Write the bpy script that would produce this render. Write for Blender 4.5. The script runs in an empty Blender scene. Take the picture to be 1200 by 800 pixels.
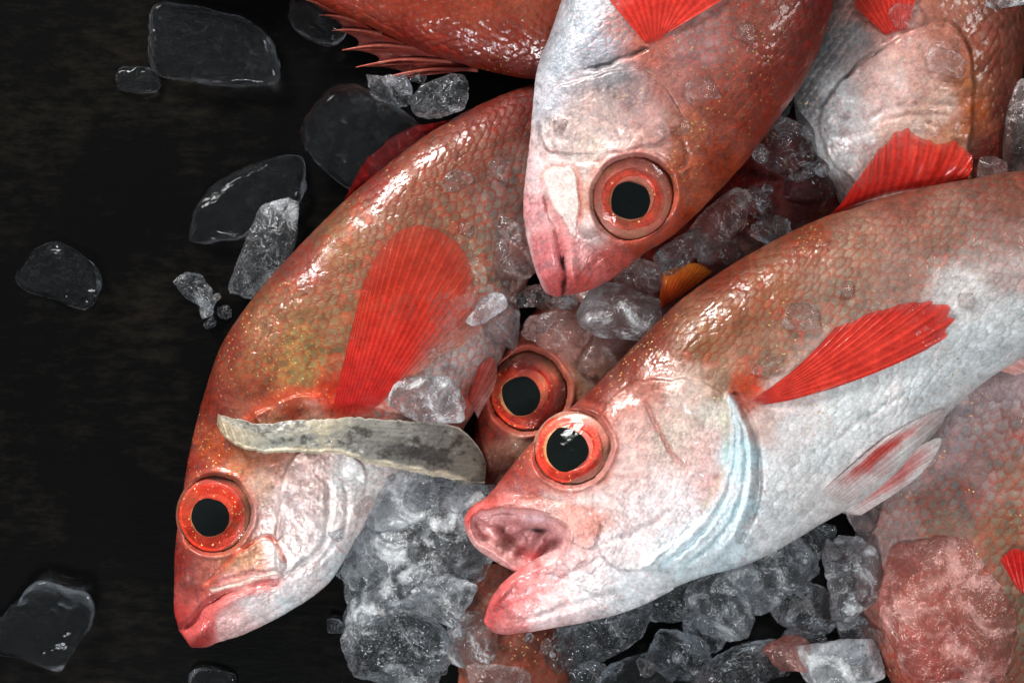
import bpy, math, numpy as np
from mathutils import Vector
sc = bpy.context.scene
COL = sc.collection
# ------------------------------------------------------------------ camera, world, lights, exposure
S = 0.0004            # one modelling unit = 0.4 mm (the frame is 48 cm wide at the table)
HC = 3000.0           # camera height in units (1.2 m)
cam_d = bpy.data.cameras.new("camera"); cam = bpy.data.objects.new("camera", cam_d); COL.objects.link(cam)
cam.location = (0, 0, HC * S); cam_d.sensor_width = 36; cam_d.lens = 36 * HC / 1200
cam_d.clip_start = 0.05; cam_d.clip_end = 50
sc.camera = cam
W = bpy.data.worlds.new("World"); sc.world = W; W.use_nodes = True
W.node_tree.nodes["Background"].inputs[0].default_value = (0.86, 0.93, 1.0, 1)
W.node_tree.nodes["Background"].inputs[1].default_value = 0.26
def area(name, loc, target, size, sy, power, col):
    d = bpy.data.lights.new(name, 'AREA'); d.shape = 'RECTANGLE'; d.size = size; d.size_y = sy
    d.energy = power; d.color = col
    o = bpy.data.objects.new(name, d); COL.objects.link(o); o.location = loc
    o.rotation_euler = (Vector(target) - Vector(loc)).to_track_quat('-Z', 'Y').to_euler()
    return o
area("key_lamp", (-0.80, 1.10, 0.85), (0.03, 0, 0.03), 0.70, 0.22, 43, (1.0, 0.97, 0.93))
area("side_lamp", (-0.28, -0.80, 0.95), (0.03, 0, 0.03), 0.34, 0.15, 10, (0.95, 0.98, 1.0))
area("right_lamp", (1.0, 0.35, 1.2), (0.05, 0, 0.03), 0.40, 0.30, 7.0, (1.0, 0.98, 0.96))
sc.view_settings.view_transform = 'Standard'; sc.view_settings.look = 'None'
sc.view_settings.exposure = 0.0; sc.view_settings.gamma = 1.0
cy = sc.cycles
cy.use_denoising = True
cy.max_bounces = 10; cy.transmission_bounces = 8; cy.transparent_max_bounces = 14
cy.diffuse_bounces = 3; cy.glossy_bounces = 4
cy.caustics_reflective = False; cy.caustics_refractive = True; cy.blur_glossy = 0.2
cy.sample_clamp_indirect = 4.0; cy.sample_clamp_direct = 30.0

# ------------------------------------------------------------------ small maths library
def lin(c):
    c = np.asarray(c, float) / 255.0
    return np.where(c <= 0.04045, c / 12.92, ((c + 0.055) / 1.055) ** 2.4)
def ss(a, b, x):
    t = np.clip((x - a) / (b - a), 0, 1); return t * t * (3 - 2 * t)
def _h(ix, iy, iz, seed):
    h = (ix.astype(np.int64) * 374761393 + iy.astype(np.int64) * 668265263 + iz.astype(np.int64) * 2147483647 + seed * 974634777) & 0xffffffff
    h = ((h ^ (h >> 13)) * 1274126177) & 0xffffffff
    h = h ^ (h >> 16)
    return (h & 0xffffff) / float(0xffffff)
def vn2(x, y, seed=0):
    fx, fy = np.floor(x), np.floor(y); tx, ty = x - fx, y - fy
    tx = tx * tx * (3 - 2 * tx); ty = ty * ty * (3 - 2 * ty); z = np.zeros_like(fx)
    a = _h(fx, fy, z, seed); b = _h(fx + 1, fy, z, seed); c = _h(fx, fy + 1, z, seed); d = _h(fx + 1, fy + 1, z, seed)
    return (a * (1 - tx) + b * tx) * (1 - ty) + (c * (1 - tx) + d * tx) * ty
def fbm2(x, y, seed=0, o=4, g=0.5):
    r = 0; a = 1; t = 0
    for i in range(o):
        r = r + a * (vn2(x, y, seed + i * 17) * 2 - 1); t += a; a *= g
        x, y = x * 1.9 + y * 0.45 + 3.1, y * 1.9 - x * 0.45 + 7.7
    return r / t
def vn3(p, seed=0):
    f = np.floor(p); t = p - f; t = t * t * (3 - 2 * t); r = 0
    for i in (0, 1):
        for j in (0, 1):
            for k in (0, 1):
                w = (t[:, 0] if i else 1 - t[:, 0]) * (t[:, 1] if j else 1 - t[:, 1]) * (t[:, 2] if k else 1 - t[:, 2])
                r = r + w * _h(f[:, 0] + i, f[:, 1] + j, f[:, 2] + k, seed)
    return r
def fbm3(p, seed=0, o=4, g=0.5):
    r = 0; a = 1; t = 0
    for i in range(o):
        r = r + a * (vn3(p, seed + 31 * i) * 2 - 1); t += a; a *= g; p = p * 2.03 + 5.3
    return r / t
def polyd(px, py, P, closed=False):
    """distance to a polyline and the fraction along it"""
    P = np.asarray(P, float)
    if closed: P = np.vstack([P, P[:1]])
    best = np.full(px.shape, 1e9); frac = np.zeros(px.shape); n = len(P) - 1
    for i in range(n):
        ax, ay = P[i]; bx, by = P[i + 1]; dx, dy = bx - ax, by - ay; L = dx * dx + dy * dy + 1e-9
        t = np.clip(((px - ax) * dx + (py - ay) * dy) / L, 0, 1)
        d = np.hypot(px - ax - t * dx, py - ay - t * dy); m = d < best
        best = np.where(m, d, best); frac = np.where(m, (i + t) / n, frac)
    return best, frac
def inside(px, py, P):
    c = np.zeros(px.shape, bool); n = len(P); j = n - 1
    for i in range(n):
        xi, yi = P[i]; xj, yj = P[j]
        m = ((yi > py) != (yj > py)) & (px < (xj - xi) * (py - yi) / (yj - yi + 1e-12) + xi); c ^= m; j = i
    return c
def smooth_poly(P, n=6, closed=True):
    P = np.asarray(P, float); N = len(P); out = []
    for i in range(N if closed else N - 1):
        if closed: p0, p1, p2, p3 = P[i - 1], P[i], P[(i + 1) % N], P[(i + 2) % N]
        else: p0, p1, p2, p3 = P[max(i - 1, 0)], P[i], P[i + 1], P[min(i + 2, N - 1)]
        for k in range(n):
            t = k / n
            out.append(0.5 * ((2 * p1) + (-p0 + p2) * t + (2 * p0 - 5 * p1 + 4 * p2 - p3) * t * t + (-p0 + 3 * p1 - 3 * p2 + p3) * t ** 3))
    if not closed: out.append(P[-1])
    return np.array(out)
def sdf(px, py, P, sm=True):
    P = smooth_poly(P) if sm else np.asarray(P, float)
    lo, hi = P.min(0) - 60, P.max(0) + 60
    r = np.full(px.shape, 60.0); m = (px > lo[0]) & (px < hi[0]) & (py > lo[1]) & (py < hi[1])
    if m.any():
        d, _ = polyd(px[m], py[m], P, True); r[m] = np.where(inside(px[m], py[m], P), -d, d)
    return r
def lined(px, py, P):
    P = smooth_poly(P, closed=False); lo, hi = P.min(0) - 50, P.max(0) + 50
    r = np.full(px.shape, 60.0); fr = np.zeros(px.shape); m = (px > lo[0]) & (px < hi[0]) & (py > lo[1]) & (py < hi[1])
    if m.any():
        d, f = polyd(px[m], py[m], P); r[m] = d; fr[m] = f
    return r, fr
def crom(P, T, t):
    """cubic hermite through P at parameters T"""
    P = np.asarray(P, float); m = np.zeros_like(P); d = np.diff(P, axis=0) / np.diff(T)[:, None]
    m[1:-1] = (d[:-1] + d[1:]) / 2; m[0] = d[0]; m[-1] = d[-1]
    i = np.clip(np.searchsorted(T, t) - 1, 0, len(T) - 2); h = (T[i + 1] - T[i]); u = ((t - T[i]) / h)[:, None]; h = h[:, None]
    return ((2 * u**3 - 3 * u**2 + 1) * P[i] + (u**3 - 2 * u**2 + u) * h * m[i] + (-2 * u**3 + 3 * u**2) * P[i + 1] + (u**3 - u**2) * h * m[i + 1])

# ------------------------------------------------------------------ height field of what already lies there (units)
CELL = 2.0; HX0, HY0 = -160, -160; HW, HH = 760, 560
HM = np.zeros((HH, HW))
def splat(v):
    ix = ((v[:, 0] - HX0) / CELL).astype(int); iy = ((v[:, 1] - HY0) / CELL).astype(int)
    m = (ix >= 0) & (ix < HW) & (iy >= 0) & (iy < HH)
    T = np.full((HH, HW), -1e9); np.maximum.at(T, (iy[m], ix[m]), v[m, 2])
    for _ in range(2):
        F = T.copy()
        for dy, dx in ((0, 1), (1, 0), (0, -1), (-1, 0)): F = np.maximum(F, np.roll(T, (dy, dx), (0, 1)))
        T = np.where(T < -1e8, F, T)
    np.maximum(HM, T, out=HM)
def blurred(r):
    A = HM.copy()
    for _ in range(r):
        A = (A + np.roll(A, 1, 0) + np.roll(A, -1, 0) + np.roll(A, 1, 1) + np.roll(A, -1, 1)) / 5
    return A
def hat(x, y, A=None):
    A = HM if A is None else A
    fx = np.clip((np.asarray(x, float) - HX0) / CELL, 0, HW - 2); fy = np.clip((np.asarray(y, float) - HY0) / CELL, 0, HH - 2)
    ix, iy = fx.astype(int), fy.astype(int); tx, ty = fx - ix, fy - iy
    return (A[iy, ix] * (1 - tx) + A[iy, ix + 1] * tx) * (1 - ty) + (A[iy + 1, ix] * (1 - tx) + A[iy + 1, ix + 1] * tx) * ty

# ------------------------------------------------------------------ mesh output
def world(v):
    k = (HC - v[:, 2]) / HC
    return np.stack([(v[:, 0] - 600) * k * S, (400 - v[:, 1]) * k * S, v[:, 2] * S], 1)
def mk(name, v, faces, mat, parent=None, col=None, par=None, smooth=True, origin=None, closed=True):
    w = world(np.asarray(v, float)); faces = np.asarray(faces)
    n = faces.shape[1]
    a, b, c = w[faces[:, 0]], w[faces[:, 1]], w[faces[:, 2]]
    if closed:
        ctr = w.mean(0); vol = np.einsum('ij,ij->i', a - ctr, np.cross(b - ctr, c - ctr)).sum()
        if n == 4:
            d = w[faces[:, 3]]; vol += np.einsum('ij,ij->i', a - ctr, np.cross(c - ctr, d - ctr)).sum()
        if vol < 0: faces = faces[:, ::-1]
    else:
        if np.cross(b - a, c - a)[:, 2].sum() < 0: faces = faces[:, ::-1]
    if origin is None:
        lo, hi = w.min(0), w.max(0); origin = np.array([(lo[0] + hi[0]) / 2, (lo[1] + hi[1]) / 2, lo[2]])
    po = np.array(parent['_o']) if parent is not None and '_o' in parent else np.zeros(3)
    me = bpy.data.meshes.new(name); me.vertices.add(len(w)); me.vertices.foreach_set('co', (w - origin).astype(np.float32).ravel())
    me.loops.add(faces.size); me.loops.foreach_set('vertex_index', faces.astype(np.int32).ravel())
    me.polygons.add(len(faces)); me.polygons.foreach_set('loop_start', np.arange(0, faces.size, n, dtype=np.int32))
    me.update(calc_edges=True)
    if smooth: me.polygons.foreach_set('use_smooth', np.ones(len(faces), bool))
    if col is not None:
        at = me.color_attributes.new('Col', 'FLOAT_COLOR', 'POINT'); q = np.ones((len(w), 4), np.float32); q[:, :col.shape[1]] = col; at.data.foreach_set('color', q.ravel())
    if par is not None:
        at = me.color_attributes.new('Par', 'FLOAT_COLOR', 'POINT'); q = np.ones((len(w), 4), np.float32); q[:, :par.shape[1]] = par; at.data.foreach_set('color', q.ravel())
    me.materials.append(mat); me.validate()
    o = bpy.data.objects.new(name, me); COL.objects.link(o)
    if parent is not None: o.parent = parent; o.location = origin - po
    else: o.location = origin
    o['_o'] = [float(q) for q in origin]
    return o
def tag(o, label, cat, group=None, kind=None):
    if label: o['label'] = label
    if cat: o['category'] = cat
    if group: o['group'] = group
    if kind: o['kind'] = kind
def thing(name, p, label, cat, group=None):
    o = bpy.data.objects.new(name, None); COL.objects.link(o)
    w = world(np.array([p], float))[0]; o.location = w; o['_o'] = [float(q) for q in w]; o.empty_display_size = 0.01
    tag(o, label, cat, group); return o
def gridf(nu, nv, wrap):
    i = np.arange(nu - 1)[:, None]; j = np.arange(nv if wrap else nv - 1)[None, :]; j2 = (j + 1) % nv
    return np.stack([(i * nv + j), (i * nv + j2), ((i + 1) * nv + j2), ((i + 1) * nv + j)], -1).reshape(-1, 4)

# ------------------------------------------------------------------ materials
def newmat(name):
    m = bpy.data.materials.new(name); m.use_nodes = True; nt = m.node_tree; nt.nodes.clear()
    def N(t, **k):
        n = nt.nodes.new(t)
        for a, b in k.items():
            if a.startswith('i_'):
                key = a[2:]; key = int(key) if key.isdigit() else key.replace('_', ' '); n.inputs[key].default_value = b
            else: setattr(n, a, b)
        return n
    L = nt.links.new
    out = N('ShaderNodeOutputMaterial')
    return m, nt, N, L, out
def skin_mat(name='wet_fish_skin', coat=1.0, rough=0.42, alpha=False, bump=1.0, sss=0.12, flake=1.0):
    m, nt, N, L, out = newmat(name)
    at = N('ShaderNodeVertexColor', layer_name='Col'); pa = N('ShaderNodeVertexColor', layer_name='Par')
    sep = N('ShaderNodeSeparateColor'); L(pa.outputs[0], sep.inputs[0])
    tc = N('ShaderNodeTexCoord')
    n1 = N('ShaderNodeTexNoise', i_Scale=900.0, i_Detail=5.0, i_Roughness=0.65); L(tc.outputs['Object'], n1.inputs['Vector'])
    n2 = N('ShaderNodeTexNoise', i_Scale=170.0, i_Detail=4.0, i_Roughness=0.6, i_Distortion=0.6); L(tc.outputs['Object'], n2.inputs['Vector'])
    mr = N('ShaderNodeMapRange'); mr.inputs[1].default_value = 0.25; mr.inputs[2].default_value = 0.75; mr.inputs[3].default_value = 0.72; mr.inputs[4].default_value = 1.25
    L(n1.outputs[0], mr.inputs[0])
    mul = N('ShaderNodeVectorMath', operation='SCALE'); L(at.outputs[0], mul.inputs[0]); L(mr.outputs[0], mul.inputs['Scale'])
    # tiny gold and red flakes: glints put into the colour as metallic cells
    vo = N('ShaderNodeTexVoronoi', i_Scale=1500.0); L(tc.outputs['Object'], vo.inputs['Vector'])
    sv = N('ShaderNodeSeparateColor'); L(vo.outputs['Color'], sv.inputs[0])
    th = N('ShaderNodeMath', operation='GREATER_THAN'); th.inputs[1].default_value = 0.97; L(sv.outputs[0], th.inputs[0])
    fl = N('ShaderNodeMath', operation='MULTIPLY'); L(th.outputs[0], fl.inputs[0]); L(sep.outputs[2], fl.inputs[1])
    fc = N('ShaderNodeMix', data_type='RGBA'); L(sv.outputs[1], fc.inputs[0]); fc.inputs[6].default_value = (1.0, 0.42, 0.10, 1); fc.inputs[7].default_value = (0.95, 0.85, 0.35, 1)
    bc = N('ShaderNodeMix', data_type='RGBA'); L(fl.outputs[0], bc.inputs[0]); L(mul.outputs[0], bc.inputs[6]); L(fc.outputs[2], bc.inputs[7])
    met = N('ShaderNodeMath', operation='MAXIMUM'); L(sep.outputs[0], met.inputs[0]); L(fl.outputs[0], met.inputs[1])
    b1 = N('ShaderNodeBump', i_Strength=0.45 * bump, i_Distance=0.0006); L(n1.outputs[0], b1.inputs['Height'])
    fh = N('ShaderNodeMath', operation='MULTIPLY'); L(fl.outputs[0], fh.inputs[0]); L(sv.outputs[2], fh.inputs[1])
    # facet tilt from the cell colour
    geo = N('ShaderNodeNewGeometry')
    sub = N('ShaderNodeVectorMath', operation='SUBTRACT'); sub.inputs[1].default_value = (0.5, 0.5, 0.5); L(vo.outputs['Color'], sub.inputs[0])
    scl = N('ShaderNodeVectorMath', operation='SCALE'); L(sub.outputs[0], scl.inputs[0])
    fs = N('ShaderNodeMath', operation='MULTIPLY'); fs.inputs[1].default_value = 1.5; L(fl.outputs[0], fs.inputs[0]); L(fs.outputs[0], scl.inputs['Scale'])
    ad = N('ShaderNodeVectorMath', operation='ADD'); L(b1.outputs[0], ad.inputs[0]); L(scl.outputs[0], ad.inputs[1])
    nm = N('ShaderNodeVectorMath', operation='NORMALIZE'); L(ad.outputs[0], nm.inputs[0])
    # the film of water lies over everything in slow wrinkles
    b2 = N('ShaderNodeBump', i_Strength=0.32 * bump, i_Distance=0.0012); L(n2.outputs[0], b2.inputs['Height'])
    b3 = N('ShaderNodeBump', i_Strength=0.08 * bump, i_Distance=0.0004); L(n1.outputs[0], b3.inputs['Height']); L(b2.outputs[0], b3.inputs['Normal'])
    p = N('ShaderNodeBsdfPrincipled'); p.inputs['IOR'].default_value = 1.38; p.inputs['Specular IOR Level'].default_value = 0.22
    L(bc.outputs[2], p.inputs['Base Color']); L(met.outputs[0], p.inputs['Metallic'])
    p.inputs['Roughness'].default_value = rough; L(sep.outputs[1], p.inputs['Roughness'])
    L(nm.outputs[0], p.inputs['Normal']); L(b3.outputs[0], p.inputs['Coat Normal'])
    n4 = N('ShaderNodeTexNoise', i_Scale=75.0, i_Detail=4.0, i_Roughness=0.65, i_Distortion=1.0); L(tc.outputs['Object'], n4.inputs['Vector'])
    cw = N('ShaderNodeMapRange'); cw.inputs[1].default_value = 0.46; cw.inputs[2].default_value = 0.60; cw.inputs[3].default_value = 0.12 * coat; cw.inputs[4].default_value = coat; L(n4.outputs[0], cw.inputs[0]); L(cw.outputs[0], p.inputs['Coat Weight'])
    cq = N('ShaderNodeMapRange'); cq.inputs[1].default_value = 0.40; cq.inputs[2].default_value = 0.60; cq.inputs[3].default_value = 0.22; cq.inputs[4].default_value = 0.04; L(n4.outputs[0], cq.inputs[0]); L(cq.outputs[0], p.inputs['Coat Roughness'])
    p.inputs['Coat Weight'].default_value = coat; p.inputs['Coat Roughness'].default_value = 0.05; p.inputs['Coat IOR'].default_value = 1.4
    if sss: p.inputs['Subsurface Weight'].default_value = sss; p.inputs['Subsurface Radius'].default_value = (1.0, 0.35, 0.25); p.inputs['Subsurface Scale'].default_value = 0.002
    if alpha:
        tr = N('ShaderNodeBsdfTranslucent'); L(mul.outputs[0], tr.inputs[0])
        mx = N('ShaderNodeMixShader'); mx.inputs[0].default_value = 0.35; L(p.outputs[0], mx.inputs[1]); L(tr.outputs[0], mx.inputs[2])
        tp = N('ShaderNodeBsdfTransparent'); mx2 = N('ShaderNodeMixShader'); L(at.outputs[1], mx2.inputs[0]); L(tp.outputs[0], mx2.inputs[1]); L(mx.outputs[0], mx2.inputs[2])
        L(mx2.outputs[0], out.inputs[0])
    else: L(p.outputs[0], out.inputs[0])
    return m
M_SKIN = skin_mat()
M_FIN = skin_mat('wet_fin_membrane', alpha=True, sss=0, bump=0.8)
def clear_film(name, rough=0.03, tint=(1, 1, 1), bump=0.3, scale=260.0):
    m, nt, N, L, out = newmat(name)
    tc = N('ShaderNodeTexCoord'); n = N('ShaderNodeTexNoise', i_Scale=scale, i_Detail=3.0, i_Distortion=0.8); L(tc.outputs['Object'], n.inputs['Vector'])
    b = N('ShaderNodeBump', i_Strength=bump, i_Distance=0.001); L(n.outputs[0], b.inputs['Height'])
    fr = N('ShaderNodeFresnel', i_IOR=1.26); L(b.outputs[0], fr.inputs['Normal'])
    g = N('ShaderNodeBsdfGlossy'); g.inputs['Roughness'].default_value = rough; L(b.outputs[0], g.inputs['Normal'])
    t = N('ShaderNodeBsdfTransparent'); t.inputs[0].default_value = (*tint, 1)
    mx = N('ShaderNodeMixShader'); L(fr.outputs[0], mx.inputs[0]); L(t.outputs[0], mx.inputs[1]); L(g.outputs[0], mx.inputs[2]); L(mx.outputs[0], out.inputs[0])
    return m
M_CORNEA = clear_film('cornea', bump=0.22, scale=150.0)
def plain(name, col, rough, coat=1.0, noise=0.0, scale=300.0, spec=0.5):
    m, nt, N, L, out = newmat(name); p = N('ShaderNodeBsdfPrincipled'); L(p.outputs[0], out.inputs[0])
    p.inputs['Base Color'].default_value = (*col, 1); p.inputs['Roughness'].default_value = rough; p.inputs['Coat Weight'].default_value = coat; p.inputs['Coat Roughness'].default_value = 0.04; p.inputs['Specular IOR Level'].default_value = 0.0 if coat == 0 else 0.5
    if noise:
        tc = N('ShaderNodeTexCoord'); n = N('ShaderNodeTexNoise', i_Scale=scale, i_Detail=4.0); L(tc.outputs['Object'], n.inputs['Vector'])
        r = N('ShaderNodeMix', data_type='RGBA'); L(n.outputs[0], r.inputs[0]); r.inputs[6].default_value = (*[c * (1 - noise) for c in col], 1); r.inputs[7].default_value = (*[c * (1 + noise) for c in col], 1)
        L(r.outputs[2], p.inputs['Base Color'])
    return m
M_PUPIL = plain('pupil_black', (0.004, 0.006, 0.0055), 0.6, 0.0, 0.6, 500)
def ice_mat(name, frost=0.2, patch=(0.48, 0.62), base=0.02, lines=0.3, bump=0.35, tint=(0.97, 0.985, 1.0), fcol=(0.90, 0.93, 0.96), clear=0.12, fscale=55.0, rough=0.02):
    m, nt, N, L, out = newmat(name)
    tc = N('ShaderNodeTexCoord')
    nb = N('ShaderNodeTexNoise', i_Scale=330.0, i_Detail=1.5, i_Roughness=0.4, i_Distortion=1.8); L(tc.outputs['Object'], nb.inputs['Vector'])
    b3 = N('ShaderNodeBump', i_Strength=bump, i_Distance=0.0014); L(nb.outputs[0], b3.inputs['Height'])
    gl = N('ShaderNodeBsdfGlass', i_IOR=1.38, i_Roughness=rough); gl.inputs[0].default_value = (*tint, 1); L(b3.outputs[0], gl.inputs['Normal'])
    tp = N('ShaderNodeBsdfTransparent'); tp.inputs[0].default_value = (*tint, 1)
    m1 = N('ShaderNodeMixShader'); m1.inputs[0].default_value = clear; L(gl.outputs[0], m1.inputs[1]); L(tp.outputs[0], m1.inputs[2])
    # frost: trapped air in patches, with pale curls painted in for light caught on bubbles and cracks
    nf = N('ShaderNodeTexNoise', i_Scale=fscale, i_Detail=6.0, i_Roughness=0.58, i_Distortion=1.2); L(tc.outputs['Object'], nf.inputs['Vector'])
    mr = N('ShaderNodeMapRange'); mr.inputs[1].default_value = patch[0]; mr.inputs[2].default_value = patch[1]; mr.inputs[3].default_value = base; mr.inputs[4].default_value = frost; mr.interpolation_type = 'SMOOTHSTEP'; L(nf.outputs[0], mr.inputs[0])
    nv = N('ShaderNodeTexNoise', i_Scale=260.0, i_Detail=2.0); L(tc.outputs['Object'], nv.inputs['Vector'])
    vs = N('ShaderNodeVectorMath', operation='SCALE'); vs.inputs['Scale'].default_value = 0.006; L(nv.outputs['Color'], vs.inputs[0])
    va = N('ShaderNodeVectorMath', operation='ADD'); L(tc.outputs['Object'], va.inputs[0]); L(vs.outputs[0], va.inputs[1])
    vo = N('ShaderNodeTexVoronoi', i_Scale=300.0); L(va.outputs[0], vo.inputs['Vector'])
    vr = N('ShaderNodeMapRange'); vr.inputs[1].default_value = 0.45; vr.inputs[2].default_value = 0.75; vr.inputs[3].default_value = 0.7; vr.inputs[4].default_value = 1.0; L(vo.outputs['Distance'], vr.inputs[0])
    nl = N('ShaderNodeTexNoise', i_Scale=120.0, i_Detail=2.5, i_Roughness=0.5, i_Distortion=2.6); L(tc.outputs['Object'], nl.inputs['Vector'])
    l1 = N('ShaderNodeMath', operation='SUBTRACT'); l1.inputs[1].default_value = 0.5; L(nl.outputs[0], l1.inputs[0])
    l2 = N('ShaderNodeMath', operation='ABSOLUTE'); L(l1.outputs[0], l2.inputs[0])
    lr = N('ShaderNodeMapRange'); lr.inputs[1].default_value = 0.0; lr.inputs[2].default_value = 0.020; lr.inputs[3].default_value = lines; lr.inputs[4].default_value = 0.0; L(l2.outputs[0], lr.inputs[0])
    nm = N('ShaderNodeMapRange'); nm.inputs[1].default_value = 0.35; nm.inputs[2].default_value = 0.5; L(nf.outputs[0], nm.inputs[0])
    fa = N('ShaderNodeMath', operation='MULTIPLY'); L(lr.outputs[0], fa.inputs[0]); L(nm.outputs[0], fa.inputs[1])
    fs_ = N('ShaderNodeMath', operation='ADD'); fs_.use_clamp = True; mv = N('ShaderNodeMath', operation='MULTIPLY'); L(mr.outputs[0], mv.inputs[0]); L(vr.outputs[0], mv.inputs[1]); L(fa.outputs[0], fs_.inputs[0]); L(mv.outputs[0], fs_.inputs[1])
    df = N('ShaderNodeBsdfPrincipled'); df.inputs['Base Color'].default_value = (*fcol, 1); df.inputs['Roughness'].default_value = 0.10; L(b3.outputs[0], df.inputs['Normal'])
    tl = N('ShaderNodeBsdfTranslucent'); tl.inputs[0].default_value = (*fcol, 1)
    m2 = N('ShaderNodeMixShader'); m2.inputs[0].default_value = 0.35; L(df.outputs[0], m2.inputs[1]); L(tl.outputs[0], m2.inputs[2])
    m3 = N('ShaderNodeMixShader'); L(fs_.outputs[0], m3.inputs[0]); L(m1.outputs[0], m3.inputs[1]); L(m2.outputs[0], m3.inputs[2])
    L(m3.outputs[0], out.inputs[0]); return m
ICE = {
 'clear': ice_mat('ice_clear', 0.02, (0.58, 0.7), 0.0, 0.03, 0.12, clear=0.25),
 'crinkle': ice_mat('ice_crinkled', 0.45, (0.50, 0.70), 0.015, 0.35, 0.4),
 'chip': ice_mat('ice_chip', 0.40, (0.48, 0.68), 0.04, 0.35, 0.25, tint=(1, 0.97, 0.96), fcol=(0.94, 0.87, 0.85), clear=0.45),
 'frost': ice_mat('ice_frosted', 0.75, (0.44, 0.66), 0.05, 0.5, 0.4),
 'white': ice_mat('ice_white', 0.95, (0.38, 0.62), 0.16, 0.5, 0.4),
 'pink': ice_mat('ice_pink', 0.55, (0.48, 0.70), 0.04, 0.35, 0.4, tint=(0.98, 0.90, 0.88), fcol=(0.94, 0.80, 0.78), clear=0.2),
 'red': ice_mat('ice_bloody', 0.62, (0.42, 0.68), 0.10, 0.5, 0.4, tint=(1.0, 0.70, 0.65), fcol=(0.98, 0.56, 0.50), fscale=50.0, clear=0.3),
}

# ------------------------------------------------------------------ the table
def table_mat():
    m, nt, N, L, out = newmat('black_wet_table')
    tc = N('ShaderNodeTexCoord'); mp = N('ShaderNodeMapping'); mp.inputs['Scale'].default_value = (0.55, 1.5, 1); mp.inputs['Rotation'].default_value = (0, 0, 0.1); L(tc.outputs['Object'], mp.inputs[0])
    n = N('ShaderNodeTexNoise', i_Scale=130.0, i_Detail=6.0, i_Roughness=0.72); L(mp.outputs[0], n.inputs['Vector'])
    n2 = N('ShaderNodeTexNoise', i_Scale=14.0, i_Detail=3.0); L(tc.outputs['Object'], n2.inputs['Vector'])
    mm = N('ShaderNodeMath', operation='MULTIPLY'); L(n.outputs[0], mm.inputs[0]); L(n2.outputs[0], mm.inputs[1])
    cr = N('ShaderNodeValToRGB'); e = cr.color_ramp.elements; e[0].position = 0.25; e[0].color = (0.0015, 0.0015, 0.0015, 1); e[1].position = 0.50; e[1].color = (0.011, 0.009, 0.0065, 1); L(mm.outputs[0], cr.inputs[0])
    b = N('ShaderNodeBump', i_Strength=0.25, i_Distance=0.0008); L(n.outputs[0], b.inputs['Height'])
    p = N('ShaderNodeBsdfPrincipled'); L(cr.outputs[0], p.inputs['Base Color']); p.inputs['Roughness'].default_value = 0.35; p.inputs['Specular IOR Level'].default_value = 0.06; L(b.outputs[0], p.inputs['Normal']); L(p.outputs[0], out.inputs[0])
    return m
xs = np.linspace(-2200, 3400, 41); ys = np.linspace(-2000, 2800, 41)
g = np.array([[x, y, 0.0] for x in xs for y in ys])
tb = mk('table_surface', g, gridf(41, 41, False), table_mat(), closed=False); tag(tb, None, None, kind='structure')

# ------------------------------------------------------------------ fish body builder
_th = np.linspace(0, math.pi, 2001)
def idw(x, y, pts, p=1.9, warp=9.0, seed=0):
    x = x + warp * fbm2(x / 22, y / 22, seed + 5, 3); y = y + warp * fbm2(x / 22 + 40, y / 22, seed + 9, 3)
    P = np.array([[q[0], q[1]] for q in pts], float); C = np.array([lin(q[2]) for q in pts])
    out = np.zeros((len(x), 3))
    for s in range(0, len(x), 40000):
        e = slice(s, s + 40000)
        d2 = (x[e, None] - P[None, :, 0]) ** 2 + (y[e, None] - P[None, :, 1]) ** 2
        w = 1.0 / (d2 + 60.0) ** p; out[e] = (w @ C) / w.sum(1)[:, None]
    l = out @ np.array([0.3, 0.55, 0.15]); l = l[:, None]
    out = l + (out - l) * 1.10
    return np.clip(out * (0.40 + 0.43 * ss(0.08, 0.62, l)), 0.004, 0.9)
def scales(s, q, R, seed):
    """overlapping scales: height 0..1 over each exposed face, rim closeness, centre closeness, random id"""
    px_, py_ = 1.0 * R, 1.15 * R                  # spacing along and across
    best = np.full(s.shape, -1e9); hgt = np.zeros(s.shape); rim = np.zeros(s.shape); rid = np.zeros(s.shape); lat = np.zeros(s.shape)
    row0 = np.floor(s / px_)
    for k in range(-2, 2):
        row = row0 + k
        off = np.where(np.mod(row, 2) == 0, 0.0, 0.5)
        c0 = np.floor(q / py_ - off + 0.5)
        for c in (-1, 0, 1):
            cc = c0 + c
            jx = (_h(row, cc, row * 0, seed) - 0.5) * 0.5 * R; jy = (_h(row, cc, row * 0, seed + 3) - 0.5) * 0.4 * R
            cx_ = row * px_ + jx; cy_ = (cc + off) * py_ + jy
            dx = (s - cx_) / (1.25 * R); dy = (q - cy_) / (0.80 * R); d = np.sqrt(dx * dx + dy * dy)
            m = (d < 1) & (-cx_ > best)
            best = np.where(m, -cx_, best); hgt = np.where(m, dx, hgt); rim = np.where(m, d, rim)
            rid = np.where(m, _h(row, cc, row * 0, seed + 7), rid); lat = np.where(m, dy, lat)
    return hgt, rim, lat, rid
FISH = {}
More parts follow.
